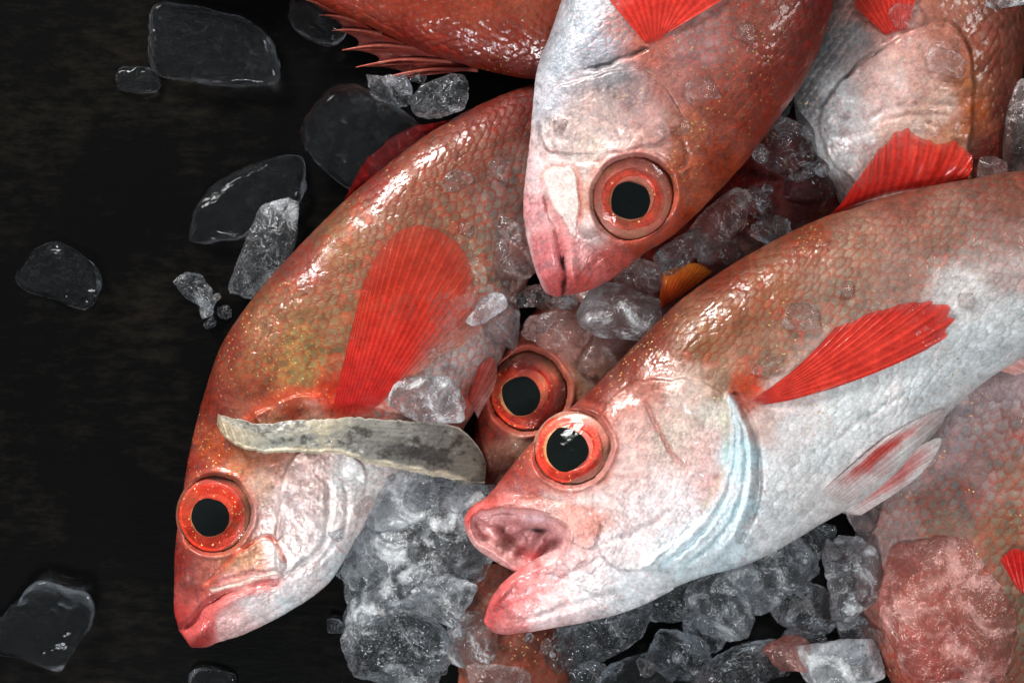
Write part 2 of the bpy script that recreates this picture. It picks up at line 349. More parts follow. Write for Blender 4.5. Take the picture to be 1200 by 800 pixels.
def loft(D, V, Z, K, step, under=14, ncap=True):
    D = np.asarray(D, float); V = np.asarray(V, float)
    dl = (np.hypot(*np.diff(D, axis=0).T) + np.hypot(*np.diff(V, axis=0).T)) / 2
    T = np.concatenate([[0], np.cumsum(dl + 1e-3)])
    t = [0.0]
    while t[-1] < T[-1]:
        c = (crom(D, T, np.array([t[-1]])) + crom(V, T, np.array([t[-1]])))[0] / 2
        pa_, pb_ = crom(D, T, np.array([t[-1]]))[0], crom(V, T, np.array([t[-1]]))[0]
        out = min(max(0 - q_[0], q_[0] - 1200, 0 - q_[1], q_[1] - 800, 0) for q_ in (pa_, c, pb_))
        t.append(t[-1] + step * (1 + min(out, 400) / 25.0))
    t = np.array(t[:-1] + [T[-1]])
    d = crom(D, T, t); v = crom(V, T, t)
    zc = np.interp(t, T, Z); k = np.interp(t, T, K)
    C = (d + v) / 2; h = (d - v) / 2; hl = np.hypot(h[:, 0], h[:, 1])
    s = np.concatenate([[0], np.cumsum(np.hypot(*np.diff(C, axis=0).T))])
    arc = np.concatenate([[0], np.cumsum(np.hypot(np.diff(np.cos(_th)), 0.5 * np.diff(np.sin(_th))))])
    n = int(min(arc[-1] * hl.max() / step, 330)); th_u = np.interp(np.linspace(0, arc[-1], n), arc, _th)
    th_l = np.linspace(math.pi, 2 * math.pi, under + 2)[1:-1]; th = np.concatenate([th_u, th_l])
    q = np.interp(th_u, _th, arc) - arc[-1] / 2; q = np.concatenate([q, np.zeros(under)])
    c_, s_ = np.cos(th), np.sin(th)
    sg = np.sign(s_) * np.abs(s_) ** 0.88
    X = C[:, None, 0] + h[:, None, 0] * c_; Y = C[:, None, 1] + h[:, None, 1] * c_
    Zz = zc[:, None] + (k * hl)[:, None] * sg * np.where(s_ < 0, 0.85, 1.0)
    nu, nv = len(t), len(th)
    w = np.broadcast_to(np.clip(s_ * 2.2, 0, 1), (nu, nv)).copy()
    return dict(X=X, Y=Y, Z=Zz, s=np.broadcast_to(s[:, None], (nu, nv)).copy(), q=(q[None, :] * hl[:, None]), w=w, nu=nu, nv=nv, t=t, tt=np.broadcast_to(c_, (nu, nv)).copy())
def normals(g):
    P = np.stack([g['X'], g['Y'], g['Z']], -1)
    a = np.gradient(P, axis=0); b = (np.roll(P, -1, 1) - np.roll(P, 1, 1)) / 2
    n = np.cross(a, b); n /= np.linalg.norm(n, axis=-1, keepdims=True) + 1e-9
    up = n[..., 2] * np.sign(g['w'] - 0.01)
    if up.sum() < 0: n = -n
    return n
def build_body(root, parts, colors, headpoly, scale_R, scale_amp, tint=0.5, eyes=(), sculpt=None, paint=None, silver=None, seed=0, mat=None, scale_fade=26, flake=0.5, name='body', rough=0.42):
    allv, allf, allc, allp = [], [], [], []; base = 0
    zeye = []
    for gi, g in enumerate(parts):
        X, Y, w = g['X'], g['Y'], g['w']; fx, fy = X.ravel(), Y.ravel(); up = w.ravel()
        # low lumps of flesh
        g['Z'] = g['Z'] + w * (2.2 * fbm2(fx / 45, fy / 45, seed + 1, 3)).reshape(X.shape)
        if gi == 0:
            for e in eyes:
                cx_, cy_ = e['c']; m = (w > 0.3) & (np.hypot(X - cx_, Y - cy_) < e['r'] * 1.15)
                A = np.stack([X[m] - cx_, Y[m] - cy_, np.ones(m.sum())], 1); sol = np.linalg.lstsq(A, g['Z'][m], rcond=None)[0]; sol[:2] *= 0.75
                e['plane'] = sol
        for e in eyes:
            cx_, cy_ = e['c']; dx, dy = X - cx_, Y - cy_; ca, sa = math.cos(e['ang']), math.sin(e['ang'])
            rr = np.hypot((dx * ca + dy * sa) / e['r'], (-dx * sa + dy * ca) / (e['r'] * e['asp']))
            rr = rr * (1 + 0.07 * fbm2(np.cos(np.arctan2(dy, dx)) * 1.5 + 5, np.sin(np.arctan2(dy, dx)) * 1.5 + 5, seed + 3, 2))
            pl = e['plane'][0] * dx + e['plane'][1] * dy + e['plane'][2]
            blend = ss(1.12, 0.98, rr) * (w > 0.05)
            g['Z'] = g['Z'] * (1 - blend) + (pl - 6) * blend
            g['Z'] = g['Z'] + w * e.get('rim', 4.5) * (0.30 + 0.6 * vn2(np.arctan2(dy, dx) * 1.6 + 9, rr * 2, seed)) * np.exp(-((rr - 1.12) / 0.07) ** 2) + w * 5 * np.exp(-(np.maximum(rr - 1.0, 0) / 0.45) ** 2) * (rr > 1.0)
        f = dict(x=fx, y=fy, up=up, z=np.zeros(fx.size), gi=gi)
        if sculpt: sculpt(f)
        g['Z'] = g['Z'] + (f['z'] * up).reshape(X.shape)
        # scales
        hs = sdf(fx, fy, headpoly) if headpoly is not None else np.full(fx.size, 60.0)
        sm = ss(0, scale_fade, hs) * (g['t'].size > 0)
        for e in eyes: sm = sm * ss(1.2, 1.6, np.hypot(fx - e['c'][0], fy - e['c'][1]) / e['r'])
        s_, q_ = g['s'].ravel(), g['q'].ravel()
        wob = 7.0 * fbm2(fx / 45, fy / 45, seed + 77, 2)
        hgt, rim, lat, rid = scales(s_ + wob, q_ + 0.7 * wob, scale_R, seed + 11)
        edge = ss(0.72, 0.98, rim)
        amp = (0.55 + 0.9 * vn2(fx / 60, fy / 60, seed + 55)) * scale_amp
        relief = amp * ((0.5 + 0.5 * hgt) ** 1.3 - 0.55 * edge - 0.15 * lat * lat) + 0.10 * fbm2(fx / 3.0, fy / 3.0, seed + 13, 2)
        fine = 0.75 * fbm2(fx / 9, fy / 9, seed + 21, 3) + 0.12 * fbm2(fx / 2.6, fy / 2.6, seed + 22, 2)
        disp = (sm * relief + (1 - sm) * fine) * (up > 0.01)
        if 'noscale' in f: disp = disp * (1 - f['noscale'])
        h2, rim2, lat2, rid2 = scales(s_ * 1.0 + 2 * wob, q_ - wob, 7.0, seed + 19)
        cheek = (1 - sm) * ss(0.35, 0.6, vn2(fx / 34, fy / 34, seed + 25) + 0.12) * (up > 0.3)
        disp = disp + cheek * (0.45 * (0.5 + 0.5 * h2) - 0.30 * ss(0.7, 1, rim2)) * (up > 0.01)
        n = normals(g); dd = disp.reshape(X.shape)[..., None] * n
        # colour
        c = idw(fx, fy, colors, seed=seed)
        mot = fbm2(fx / 10, fy / 10, seed + 31, 4, 0.6); mo2 = fbm2(fx / 4.5, fy / 4.5, seed + 35, 3, 0.6)
        c = c * (1 + 0.26 * mot + 0.26 * mo2)[:, None]
        cen = ss(1.0, 0.45, rim + 0.25 * mo2) * ss(-0.7, 0.2, hgt)
        k = (sm * tint * (0.45 + 1.0 * vn2(fx / 26, fy / 26, seed + 44)))[:, None]; k = np.clip(k, 0, 1)
        lm = ss(0.14, 0.42, c.mean(1))[:, None]; c_edge = c * (np.array([1.10, 0.58, 0.48]) * (1 - lm) + np.array([0.70, 0.67, 0.68]) * lm); c_cen = c * (np.array([0.94, 1.30, 1.30]) * (1 - lm) + np.array([1.0, 1.04, 1.05]) * lm) + 0.014
        csc = c_edge * (1 - cen[:, None]) + c_cen * cen[:, None]
        csc = csc * (0.80 + 0.42 * rid)[:, None]
        redr = (rid > 0.8) * ss(0.0, 0.4, vn2(fx / 30, fy / 30, seed + 61) - 0.45)
        csc = csc * (1 + (redr[:, None] * (1 - 0.85 * lm)) * np.array([0.25, -0.35, -0.4]))
        c = c * (1 - k) + csc * k
        vein = np.exp(-(fbm2(fx / 13, fy / 13, seed + 91, 3) / 0.035) ** 2) * (1 - sm)
        c = c * (1 - 0.30 * vein[:, None] * np.array([0.25, 1.0, 1.0]))
        c = c * (1 + cheek * (-0.22 * ss(0.6, 1.0, rim2) + 0.26 * (rid2 - 0.4)))[:, None]
        for e in eyes:
            re_ = np.hypot(fx - e['c'][0], fy - e['c'][1]) / e['r'] + 0.10 * mot
            ke = (0.55 * ss(1.38, 1.05, re_))[:, None]; c = c * (1 - ke) + lin((196, 92, 74)) * ke
            kd = (0.55 * np.exp(-((re_ - 1.07) / 0.05) ** 2) * ss(-0.2, 0.4, fbm2(fx / 30, fy / 30, seed + 66, 2)))[:, None]; c = c * (1 - kd) + lin((70, 42, 34)) * kd
        fl2 = ss(0.12, 0.42, fbm2(fx / 3.2, fy / 6.0, seed + 95, 3, 0.6))[:, None] * (1 - sm)[:, None]
        c = c * (1 - 0.28 * fl2) + (c * 0.3 + np.array([0.50, 0.50, 0.52]) * (c.mean(1) / 0.5)[:, None]) * 0.28 * fl2
        par = np.zeros((fx.size, 3)); par[:, 1] = rough + 0.12 * mot; par[:, 2] = flake * (0.02 + 0.9 * ss(0.62, 0.85, vn2(fx / 38, fy / 38, seed + 71)))
        par[:, 0] = 0.10 + 0.25 * cen * sm + 0.35 * fl2[:, 0] + 0.15 * cheek * rid2
        f['c'] = c; f['par'] = par; f['sm'] = sm; f['mot'] = mot; f['mo2'] = mo2
        if paint: paint(f)
        X2, Y2, Z2 = X + dd[..., 0], Y + dd[..., 1], g['Z'] + dd[..., 2]
        v = np.stack([X2.ravel(), Y2.ravel(), Z2.ravel()], 1)
        fa = gridf(g['nu'], g['nv'], True)
        # caps
        nv = g['nv']; last = (g['nu'] - 1) * nv; c0 = len(v)
        v = np.vstack([v, v[:nv].mean(0), v[last:last + nv].mean(0)])
        j = np.arange(nv); j2 = (j + 1) % nv
        cap1 = np.stack([j2, j, np.full(nv, c0), np.full(nv, c0)], 1); cap2 = np.stack([last + j, last + j2, np.full(nv, c0 + 1), np.full(nv, c0 + 1)], 1)
        tri = np.vstack([cap1, cap2])
        cc = np.vstack([f['c'], f['c'][:1], f['c'][last:last + 1]]); pp = np.vstack([f['par'], f['par'][:1], f['par'][last:last + 1]])
        # the grid is all quads: cap fans are made of quads over vertex pairs
        capq = []
        for (st, cen_i, rev) in ((0, c0, True), (last, c0 + 1, False)):
            for a in range(0, nv - 1, 2):
                qd = [st + a, st + (a + 1) % nv, st + (a + 2) % nv, cen_i]; capq.append(qd[::-1] if rev else qd)
        allf.append(np.vstack([fa, np.array(capq)]) + base); base += len(v)
        allv.append(v); allc.append(np.clip(cc, 0.002, 0.95)); allp.append(np.clip(pp, 0, 1))
        splat(v)
    v = np.vstack(allv)
    o = mk(name, v, np.vstack(allf), mat or M_SKIN, root, col=np.vstack(allc), par=np.vstack(allp))
    return o
def warp(f, a=3.0):
    if 'wx' not in f:
        f['wx'] = f['x'] + a * fbm2(f['x'] / 14, f['y'] / 14, 301, 3); f['wy'] = f['y'] + a * fbm2(f['x'] / 14 + 9, f['y'] / 14, 302, 3)
        f['wn'] = 0.45 + 1.1 * vn2(f['x'] / 16, f['y'] / 16, 303)
    return f['wx'], f['wy'], f['wn']
def grooves(f, P, depth, width, col=None, cw=None, k=0.6):
    x, y, n = warp(f); d, fr = lined(x, y, P); e = ss(0, 0.15, fr) * ss(1, 0.85, fr) + 0.1
    f['z'] -= 0.72 * n * depth * np.exp(-(d / (1.2 * width)) ** 2) * e
def tint_line(f, P, width, col, k):
    x, y, n = warp(f); d, fr = lined(x, y, P); a = np.clip(0.9 * n * k * np.exp(-(d / width) ** 2), 0, 1)[:, None]
    f['c'] = f['c'] * (1 - a) + lin(col) * a
def tint_poly(f, P, soft, col, k):
    x, y, n = warp(f); a = (k * ss(soft, -soft, sdf(x, y, P) + 3 * f['mo2']))[:, None]
    f['c'] = f['c'] * (1 - a) + lin(col) * a * (1 + 0.25 * f['mot'][:, None])
def plate(f, P, h, edge=2.5, fade=30.0):
    x, y, n = warp(f); d = -sdf(x, y, P); f['z'] += 0.6 * n * h * ss(-edge, edge, d) * np.exp(-np.maximum(d, 0) / fade)
def pit(f, P, h, soft=5.0):
    x, y, n = warp(f); d = -sdf(x, y, P); f['z'] -= h * ss(-soft, soft * 2, d)
def lump(f, c, rx, ry, ang, h):
    dx, dy = f['x'] - c[0], f['y'] - c[1]; ca, sa = math.cos(ang), math.sin(ang)
    r = ((dx * ca + dy * sa) / rx) ** 2 + ((-dx * sa + dy * ca) / ry) ** 2; f['z'] += h * np.exp(-r)

# ------------------------------------------------------------------ eye builder
def eye(root, e, iris_col, rim_col, seed):
    cx_, cy_ = e['c']; pl = e['plane']; R = e['r']; ca, sa = math.cos(e['ang']), math.sin(e['ang'])
    nr, na = 40, 96
    def disc(r0, r1, cen, hfun, wob=0.0, sq=0.0, asp=None, n=nr):
        asp = e['asp'] if asp is None else asp
        a = np.linspace(0, 2 * math.pi, na, endpoint=False)
        rr = np.linspace(r0, r1, n)
        w = 1 + wob * fbm2(np.cos(a) * 1.3 + seed, np.sin(a) * 1.3, seed, 2) + sq * np.abs(np.sin(2 * a + 0.5)) ** 2
        RR = rr[:, None] * w[None, :]
        u, v = RR * np.cos(a), RR * np.sin(a) * asp
        x = cen[0] + u * ca - v * sa; y = cen[1] + u * sa + v * ca
        dx, dy = x - cx_, y - cy_
        rn = np.hypot((dx * ca + dy * sa) / R, (-dx * sa + dy * ca) / (R * e['asp']))
        z = pl[0] * dx + pl[1] * dy + pl[2] + hfun(rn, dx, dy)
        return x, y, z, rn
    dome = lambda rn, dx, dy: -2.0 + 5.5 * (1 - np.clip(rn, 0, 1.05) ** 2) - 6.0 * ss(0.93, 1.06, rn)
    def add(name, D, mat, parent, colf, thick=2.0, par=(0.05, 0.25, 0.3)):
        x, y, z, rn = D; n = x.shape[0]
        top = np.stack([x.ravel(), y.ravel(), z.ravel()], 1); bot = top.copy(); bot[:, 2] -= thick
        f = gridf(n, na, True); N0 = len(top)
        fb = f[:, ::-1] + N0
        j = np.arange(na); j2 = (j + 1) % na; L_ = (n - 1) * na
        rimf = np.stack([L_ + j, L_ + j2, N0 + L_ + j2, N0 + L_ + j], 1); inn = np.stack([j2, j, N0 + j, N0 + j2], 1)
        c = colf(x.ravel(), y.ravel(), rn.ravel()) if colf else None
        return mk(name, np.vstack([top, bot]), np.vstack([f, fb, rimf, inn]), mat, parent, col=np.vstack([c, c]) if c is not None else None,
                  par=np.tile(np.array(par, float), (2 * N0, 1)) if c is not None else None)
    pc = e['pupil']; pr = e['pr']
    def c_outer(x, y, r):
        t = ss(0.7, 1.0, r)[:, None]; c = lin(rim_col[0]) * (1 - t) + lin(rim_col[1]) * t
        n = fbm2(x / 9, y / 9, seed, 3)[:, None]
        g = ss(0.05, 0.5, fbm2(x / 22, y / 22, seed + 3, 2))[:, None] * 0.3
        c = c * (1 - g) + lin((150, 125, 85)) * g
        return np.clip(c * (1 + 0.3 * n), 0, 1)
    ball = add('eye', disc(0.02 * R, R * 1.04, (cx_, cy_), dome), M_SKIN, root, c_outer)
    ic = ((pc[0] * 0.65 + cx_ * 0.35), (pc[1] * 0.65 + cy_ * 0.35)); ir = e.get('ir', R * 0.84)
    def c_iris(x, y, r):
        d = np.hypot(x - pc[0], y - pc[1]); an = np.arctan2(y - pc[1], x - pc[0])
        t = np.clip((d - pr) / (ir - pr + 3), 0, 1)[:, None]
        st = fbm2(an * 9, d / 14, seed + 5, 3)[:, None]; bl = fbm2(x / 12, y / 12, seed + 8, 3)[:, None]
        c = lin(iris_col[0]) * (1 - t) + lin(iris_col[1]) * t
        c = c * (1 + 0.30 * st + 0.50 * bl * np.array([0.6, 1.2, 1.2])); dk = (0.45 * ss(0.1, 0.5, fbm2(x / 20, y / 20, seed + 41, 2)))[:, None]; c = c * (1 - dk) + lin((150, 90, 62)) * dk
        g = ss(2.6, 0.5, d - pr * 0.99)[:, None] * 0.6
        c = c * (1 - g) + lin((205, 165, 110)) * g
        o_ = ss(0.80, 1.0, t) * 0.45; c = c * (1 - o_) + lin((190, 110, 95)) * o_
        return np.clip(c, 0, 1)
    add('iris', disc(pr * 0.9, ir, ic, lambda rn, dx, dy: dome(rn, dx, dy) + 1.2 + 0.8 * np.exp(-((rn - 0.72) / 0.1) ** 2) - 2.5 * ss(0.6, 0.45, rn), 0.15), M_SKIN, ball, c_iris, 1.5, (0.15, 0.22, 0.5))
    add('pupil', disc(0.3, pr, pc, lambda rn, dx, dy: dome(rn, dx, dy) + 1.9, 0.10, e.get('sq', 0.03), 1.0, 14), M_PUPIL, ball, None, 1.5)
    add('cornea', disc(0.3, R * 1.0, (cx_, cy_), lambda rn, dx, dy: -2 + 9.5 * (1 - np.clip(rn, 0, 1) ** 2) ** 0.9), M_CORNEA, ball, None, 0.4)
    return ball

# ------------------------------------------------------------------ fin builder
def fin(root, name, base, tip, nr, colf, lift=3.0, ridge=1.6, bow=0.0, zf=None, na=None, nb=70, jag=0.0, alphaf=None, thick=1.3, blur=6, seed=1, label=None, scallop=0.0, par=(0.02, 0.36, 0.0)):
    base = smooth_poly(base, 8, False); tip = smooth_poly(tip, 8, False)
    def res(P, n):
        d = np.concatenate([[0], np.cumsum(np.hypot(*np.diff(P, axis=0).T))]); u = np.linspace(0, d[-1], n)
        return np.stack([np.interp(u, d, P[:, 0]), np.interp(u, d, P[:, 1])], 1)
    na = na or nr * 9
    B, T = res(base, na), res(tip, na); a = np.linspace(0, 1, na)
    ray = np.abs(np.sin(a * nr * math.pi))                        # 0 on a ray, 1 between
    if jag or scallop:
        r_ = vn2(a * nr * 1.0, a * 0, seed); cut = jag * r_ + (scallop + 0.02) * ray + 0.05 * vn2(a * nr * 0.8, a * 0, seed + 9) + 0.03 * vn2(a * nr * 2.6, a * 0, seed + 19)
        T = T + (B - T) * cut[:, None]
    b = np.linspace(0, 1, nb)
    Pt = B[:, None, :] * (1 - b[None, :, None]) + T[:, None, :] * b[None, :, None]
    dirv = T - B; per = np.stack([-dirv[:, 1], dirv[:, 0]], 1)
    Pt = Pt + per[:, None, :] * (bow * np.sin(b * math.pi))[None, :, None]
    x, y = Pt[..., 0], Pt[..., 1]
    A, Bb = np.broadcast_to(a[:, None], x.shape), np.broadcast_to(b[None, :], x.shape)
    if zf is None:
        HB = blurred(blur); z = hat(x, y, HB) + lift * (0.3 + 0.7 * np.sin(Bb * 2.2))
    else: z = zf(A, Bb, x, y)
    rr = np.cos(A * nr * 2 * math.pi); r2 = np.cos(A * nr * 4 * math.pi)
    z = z + 0.42 * ridge * (0.6 * rr + 0.5 * r2 * ss(0.35, 0.8, Bb)) * (0.4 + 0.6 * Bb) + 2.0 * fbm2(x / 25, y / 25, seed + 2, 3)
    c = np.array([1.0])
    c = colf(A.ravel(), Bb.ravel(), x.ravel(), y.ravel())
    rayk = (0.5 + 0.5 * (rr * (1 - 0.6 * ss(0.4, 0.9, Bb)) + 0.6 * r2 * ss(0.4, 0.9, Bb)).ravel())[:, None]; xf, yf = x.ravel(), y.ravel()
    patch = fbm2(xf / 24, yf / 24, seed + 70, 4, 0.6)[:, None]; c = c * (1 + 0.35 * patch * np.array([0.7, 1.3, 1.3]))
    lum_ = np.clip(c.mean(1) * 1.6, 0, 1)[:, None]; c = c * (1 - (0.35 - 0.28 * lum_) * (1 - rayk) * np.array([0.4, 1, 1]))
    c = c * (0.90 + 0.18 * rayk) * (1 + 0.18 * fbm2(x.ravel() / 6, y.ravel() / 6, seed, 3))[:, None]
    al = np.ones(c.shape[0]) if alphaf is None else alphaf(A.ravel(), Bb.ravel(), x.ravel(), y.ravel(), rayk[:, 0])
    al = al * 0.90 * ss(-0.02, 0.10, Bb.ravel()) * (1 - 0.26 * (1 - rayk[:, 0]) * ss(0.2, 0.9, Bb.ravel())) * (1 - 0.35 * ss(0.85, 1.0, Bb.ravel())) * (1 - 0.2 * np.clip(patch[:, 0], 0, 1))
    c4 = np.concatenate([np.clip(c, 0, 1), np.clip(al, 0, 1)[:, None]], 1)
    top = np.stack([x.ravel(), y.ravel(), z.ravel()], 1); bot = top.copy(); bot[:, 2] -= thick; N0 = len(top)
    f = gridf(na, nb, False); fb = f[:, ::-1] + N0
    def side(idx): idx = np.asarray(idx); return np.stack([idx[:-1], idx[1:], idx[1:] + N0, idx[:-1] + N0], 1)
    e1 = side(np.arange(nb)); e2 = side(((na - 1) * nb + np.arange(nb))[::-1]); e3 = side((np.arange(na) * nb)[::-1]); e4 = side(np.arange(na) * nb + nb - 1)
    o = mk(name, np.vstack([top, bot]), np.vstack([f, fb, e1, e2, e3, e4]), M_FIN, root, col=np.vstack([c4, c4]), par=np.tile(np.array(par, float), (2 * N0, 1)))
    splat(top)
    if label: o['label'] = label
    return o
def wmix(w, p, q): return p * w[:, None] + q * (1 - w[:, None])
def mixc(t, *cols):
    """colour ramp over t in 0..1"""
    C = np.array([lin(c) for c in cols]); p = np.linspace(0, 1, len(cols))
    return np.stack([np.interp(t, p, C[:, i]) for i in range(3)], 1)

# ------------------------------------------------------------------ ice builder
import bmesh
_ico = {}
def ico(n):
    if n not in _ico:
        bm = bmesh.new(); bmesh.ops.create_icosphere(bm, subdivisions=n, radius=1.0)
        _ico[n] = (np.array([v.co[:] for v in bm.verts]), np.array([[v.index for v in f.verts] for f in bm.faces])); bm.free()
    return _ico[n]
def ice(cx_, cy_, rx, ry, rz, ang, mat, seed, label, zc=None, sub=5, facet=9, lump_=0.16, name='ice_chunk', group='ice chunks among the fish', rest=0.75, crk=0.0, soft=None):
    facet = facet + (6 if mat != 'clear' else 0)
    d, F = ico(sub); rng = np.random.RandomState(seed)
    n = rng.normal(size=(facet, 3)); n /= np.linalg.norm(n, axis=1)[:, None]
    n = np.vstack([n, [[1, 0, 0], [-1, 0, 0], [0, 1, 0], [0, -1, 0], [0, 0, 1], [0, 0, -1]] + rng.normal(size=(6, 3)) * 0.15])
    n /= np.linalg.norm(n, axis=1)[:, None]
    dist = np.concatenate([rng.uniform(0.72, 1.0, facet), np.full(6, 0.92)])
    dot = d @ n.T; r = dist[None, :] / np.maximum(dot, 0.05)
    p = soft or (5.0 if mat == 'clear' else 24.0); r = (np.sum(r ** -p, 1)) ** (-1 / p)
    r = r * (1 + lump_ * fbm3(d * 1.6 + seed, seed, 3)) * (1 + 0.7 * crk * fbm3(d * 4 + seed, seed + 4, 2))
    P = d * r[:, None]
    P /= np.abs(P).max(0)
    ca, sa = math.cos(math.radians(ang)), math.sin(math.radians(ang))
    X = P[:, 0] * rx; Y = P[:, 1] * ry; Z = P[:, 2] * rz
    Q = np.stack([X, Y, Z], 1)
    wv = fbm3(Q / 20.0, seed + 9, 2)
    dim = -np.exp(-(fbm3(Q / 12.0 + 3 * wv[:, None], seed + 12, 1) / 0.22) ** 2)
    k_ = min(1.0, (0.55 if mat == 'clear' else 0.12) + crk * 7)
    d2_ = fbm3(Q / 4.2, seed + 14, 2)
    ring = np.exp(-((np.abs(fbm3(Q / 9.0 + 2 * wv[:, None], seed + 18, 1)) - 0.25) / 0.07) ** 2)
    fine = 3.8 * k_ * wv + 1.6 * k_ * dim * (0.5 + 0.8 * wv) + (0.25 * k_ * d2_ - 1.0 * k_ * ring) * (sub > 4)
    X, Y, Z = X + d[:, 0] * fine, Y + d[:, 1] * fine, Z + d[:, 2] * fine
    x = cx_ + X * ca - Y * sa; y = cy_ + X * sa + Y * ca
    if zc is None:
        hh = hat(np.array([cx_, cx_ + rx * .4, cx_ - rx * .4, cx_, cx_]), np.array([cy_, cy_, cy_, cy_ + ry * .4, cy_ - ry * .4])).mean(); zc = hh + rz * (0.3 if mat == 'clear' else rest)
    v = np.stack([x, y, zc + Z], 1)
    if v[:, 2].min() < 0.8: v[:, 2] = np.maximum(v[:, 2], 0.8 + 0.15 * (Z / rz + 1))
    o = mk(name, v, F, ICE[mat]); tag(o, label, 'ice', group)
    splat(v)
    return o

# ================================================================== FISH D: the half hidden one in the middle (deepest)
PI = math.pi
GF = 'rosy sea bass heaped on the ice'
IR = [(205, 62, 40), (190, 48, 32)]; RM = [(195, 75, 58), (130, 66, 50)]
def fish_root(p, label): return thing('fish', p, label, 'fish', GF)

rD = fish_root((700, 400, 0), 'half-hidden fish in the middle showing only a red eye and cheek')
gD = [loft([(552, 585), (552, 540), (560, 480), (585, 420), (625, 365), (685, 318), (760, 262), (850, 190), (960, 110), (1060, 40), (1130, 0)],
           [(566, 592), (590, 600), (640, 600), (700, 580), (760, 540), (820, 490), (880, 430), (960, 350), (1040, 250), (1100, 150), (1150, 60)],
           [44] * 11, [0.42] * 11, 2.0)]
eD = dict(c=(619, 458), r=45, asp=1.04, ang=0.3, pupil=(610, 464), pr=22.5, rim=5)
cD = [(560, 560, (160, 60, 45)), (575, 500, (150, 55, 42)), (590, 420, (150, 60, 48)), (630, 380, (165, 85, 72)), (660, 400, (185, 135, 125)), (700, 400, (175, 130, 122)), (700, 440, (170, 135, 118)),
      (670, 450, (165, 120, 95)), (610, 520, (185, 140, 120)), (590, 540, (170, 110, 90)), (620, 560, (200, 170, 165)), (750, 380, (165, 115, 105)), (720, 330, (150, 70, 55)), (800, 300, (150, 50, 40)), (880, 230, (120, 35, 30)), (950, 180, (110, 40, 35)), (900, 320, (150, 110, 100))]
def scD(f):
    grooves(f, [(560, 585), (590, 556), (625, 540)], 5, 4); lump(f, (650, 400), 40, 20, 0.6, 6)
    grooves(f, [(672, 395), (700, 425), (705, 470)], 3, 4)
build_body(rD, gD, cD, [(540, 620), (540, 400), (640, 340), (780, 330), (800, 470), (700, 620)], 11, 1.2, eyes=[eD], sculpt=scD, seed=3)
eye(rD, eD, IR, RM, 31)
fin(rD, 'pectoral_fin', [(770, 366), (792, 352)], [(778, 318), (812, 308), (835, 318)], 8,
    lambda a, b, x, y: mixc(b, (200, 70, 35), (215, 90, 30), (225, 130, 40)), zf=lambda A, B, x, y: 96 + 14 * B, ridge=2.0)

# ================================================================== FISH G: upper left edge, spiny fin towards us
rG = fish_root((500, 0, 0), 'red fish cut by the top edge with a spiny fin over the dark table')
gG = [loft([(150, -60), (250, -38), (340, -14), (395, 15), (432, 30), (477, 51), (515, 66), (549, 77), (580, 85), (610, 91), (640, 94), (690, 92), (740, 70), (790, 20)],
           [(160, -100), (260, -112), (350, -130), (420, -150), (460, -160), (500, -170), (540, -176), (570, -180), (600, -180), (640, -178), (680, -170), (740, -150), (800, -110), (830, -60)],
           [62] * 14, [0.42] * 14, 1.8)]
cG = [(390, 0, (172, 62, 45)), (440, 10, (175, 70, 50)), (500, 20, (172, 70, 50)), (560, 10, (172, 80, 58)), (620, 5, (178, 90, 66)), (640, 30, (165, 78, 60)), (600, 50, (160, 62, 46)), (540, 55, (160, 60, 46)),
      (600, 80, (140, 48, 36)), (640, 80, (122, 40, 30)), (480, 45, (165, 55, 42)), (560, -60, (180, 120, 105)), (480, -60, (185, 120, 105)), (680, 40, (140, 60, 45))]
build_body(rG, gG, cG, None, 10, 1.1, tint=0.4, seed=8)
# spiny dorsal fin: membranes between free spine tips
sp_base = [(392, 12), (418, 24), (448, 40), (488, 56), (530, 72), (560, 82)]
sp_tip = [(349, -2), (374, 18), (389, 36), (401, 59), (417, 79), (440, 94)]
def gz(A, B, x, y): return 52 - 16 * B
for i in range(5):
    b0, b1, t0, t1 = map(np.array, (sp_base[i], sp_base[i + 1], sp_tip[i], sp_tip[i + 1]))
    n = 9; a = np.linspace(0, 1, n)[:, None]
    tipm = t0 * (1 - a) + t1 * a + ((b0 + b1) / 2 - (t0 + t1) / 2) * (0.26 * np.sin(a * PI) ** 0.7) + (b0 - t0) * 0.10
    fin(rG, 'fin_membrane', [tuple(b0), tuple(b1)], [tuple(q) for q in tipm], 1,
        lambda a, b, x, y: mixc(b * 0.8 + 0.2 * fbm2(x / 9, y / 9, 4, 3), (165, 62, 48), (135, 62, 54), (150, 82, 70)), zf=gz, ridge=0.4, na=26, nb=46,
        alphaf=lambda a, b, x, y, r: 1.1 - 0.15 * b, seed=40 + i)
def spine(root, p0, p1, z0, z1, r, mat, name='fin_spine', bend=0.05):
    p0, p1 = np.array([*p0, z0], float), np.array([*p1, z1], float); n = 14; m = 10
    t = np.linspace(0, 1, n)[:, None]; d = p1 - p0; per = np.array([-d[1], d[0], 0])
    P = p0 * (1 - t) + p1 * t + per * bend * np.sin(t * PI); u = per / np.linalg.norm(per); w = np.array([0, 0, 1.0])
    a = np.linspace(0, 2 * PI, m, endpoint=False); R = r * (1 - 0.85 * t)
    v = P[:, None, :] + R[:, None] * (np.cos(a)[None, :, None] * u + np.sin(a)[None, :, None] * w)
    v = v.reshape(-1, 3); f = gridf(n, m, True)
    caps = []
    for st in (0, (n - 1) * m):
        for k in range(1, m - 2, 2): caps.append([st, st + k, st + k + 1, st + k + 2])
    c = np.tile(lin((185, 95, 80)), (len(v), 1)) * (0.8 + 0.5 * t.repeat(m, 0)); c4 = np.concatenate([c, np.ones((len(c), 1))], 1)
    return mk(name, v, np.vstack([f, np.array(caps)]), mat, root, col=c4, par=np.tile([0.0, 0.3, 0.2], (len(v), 1)))
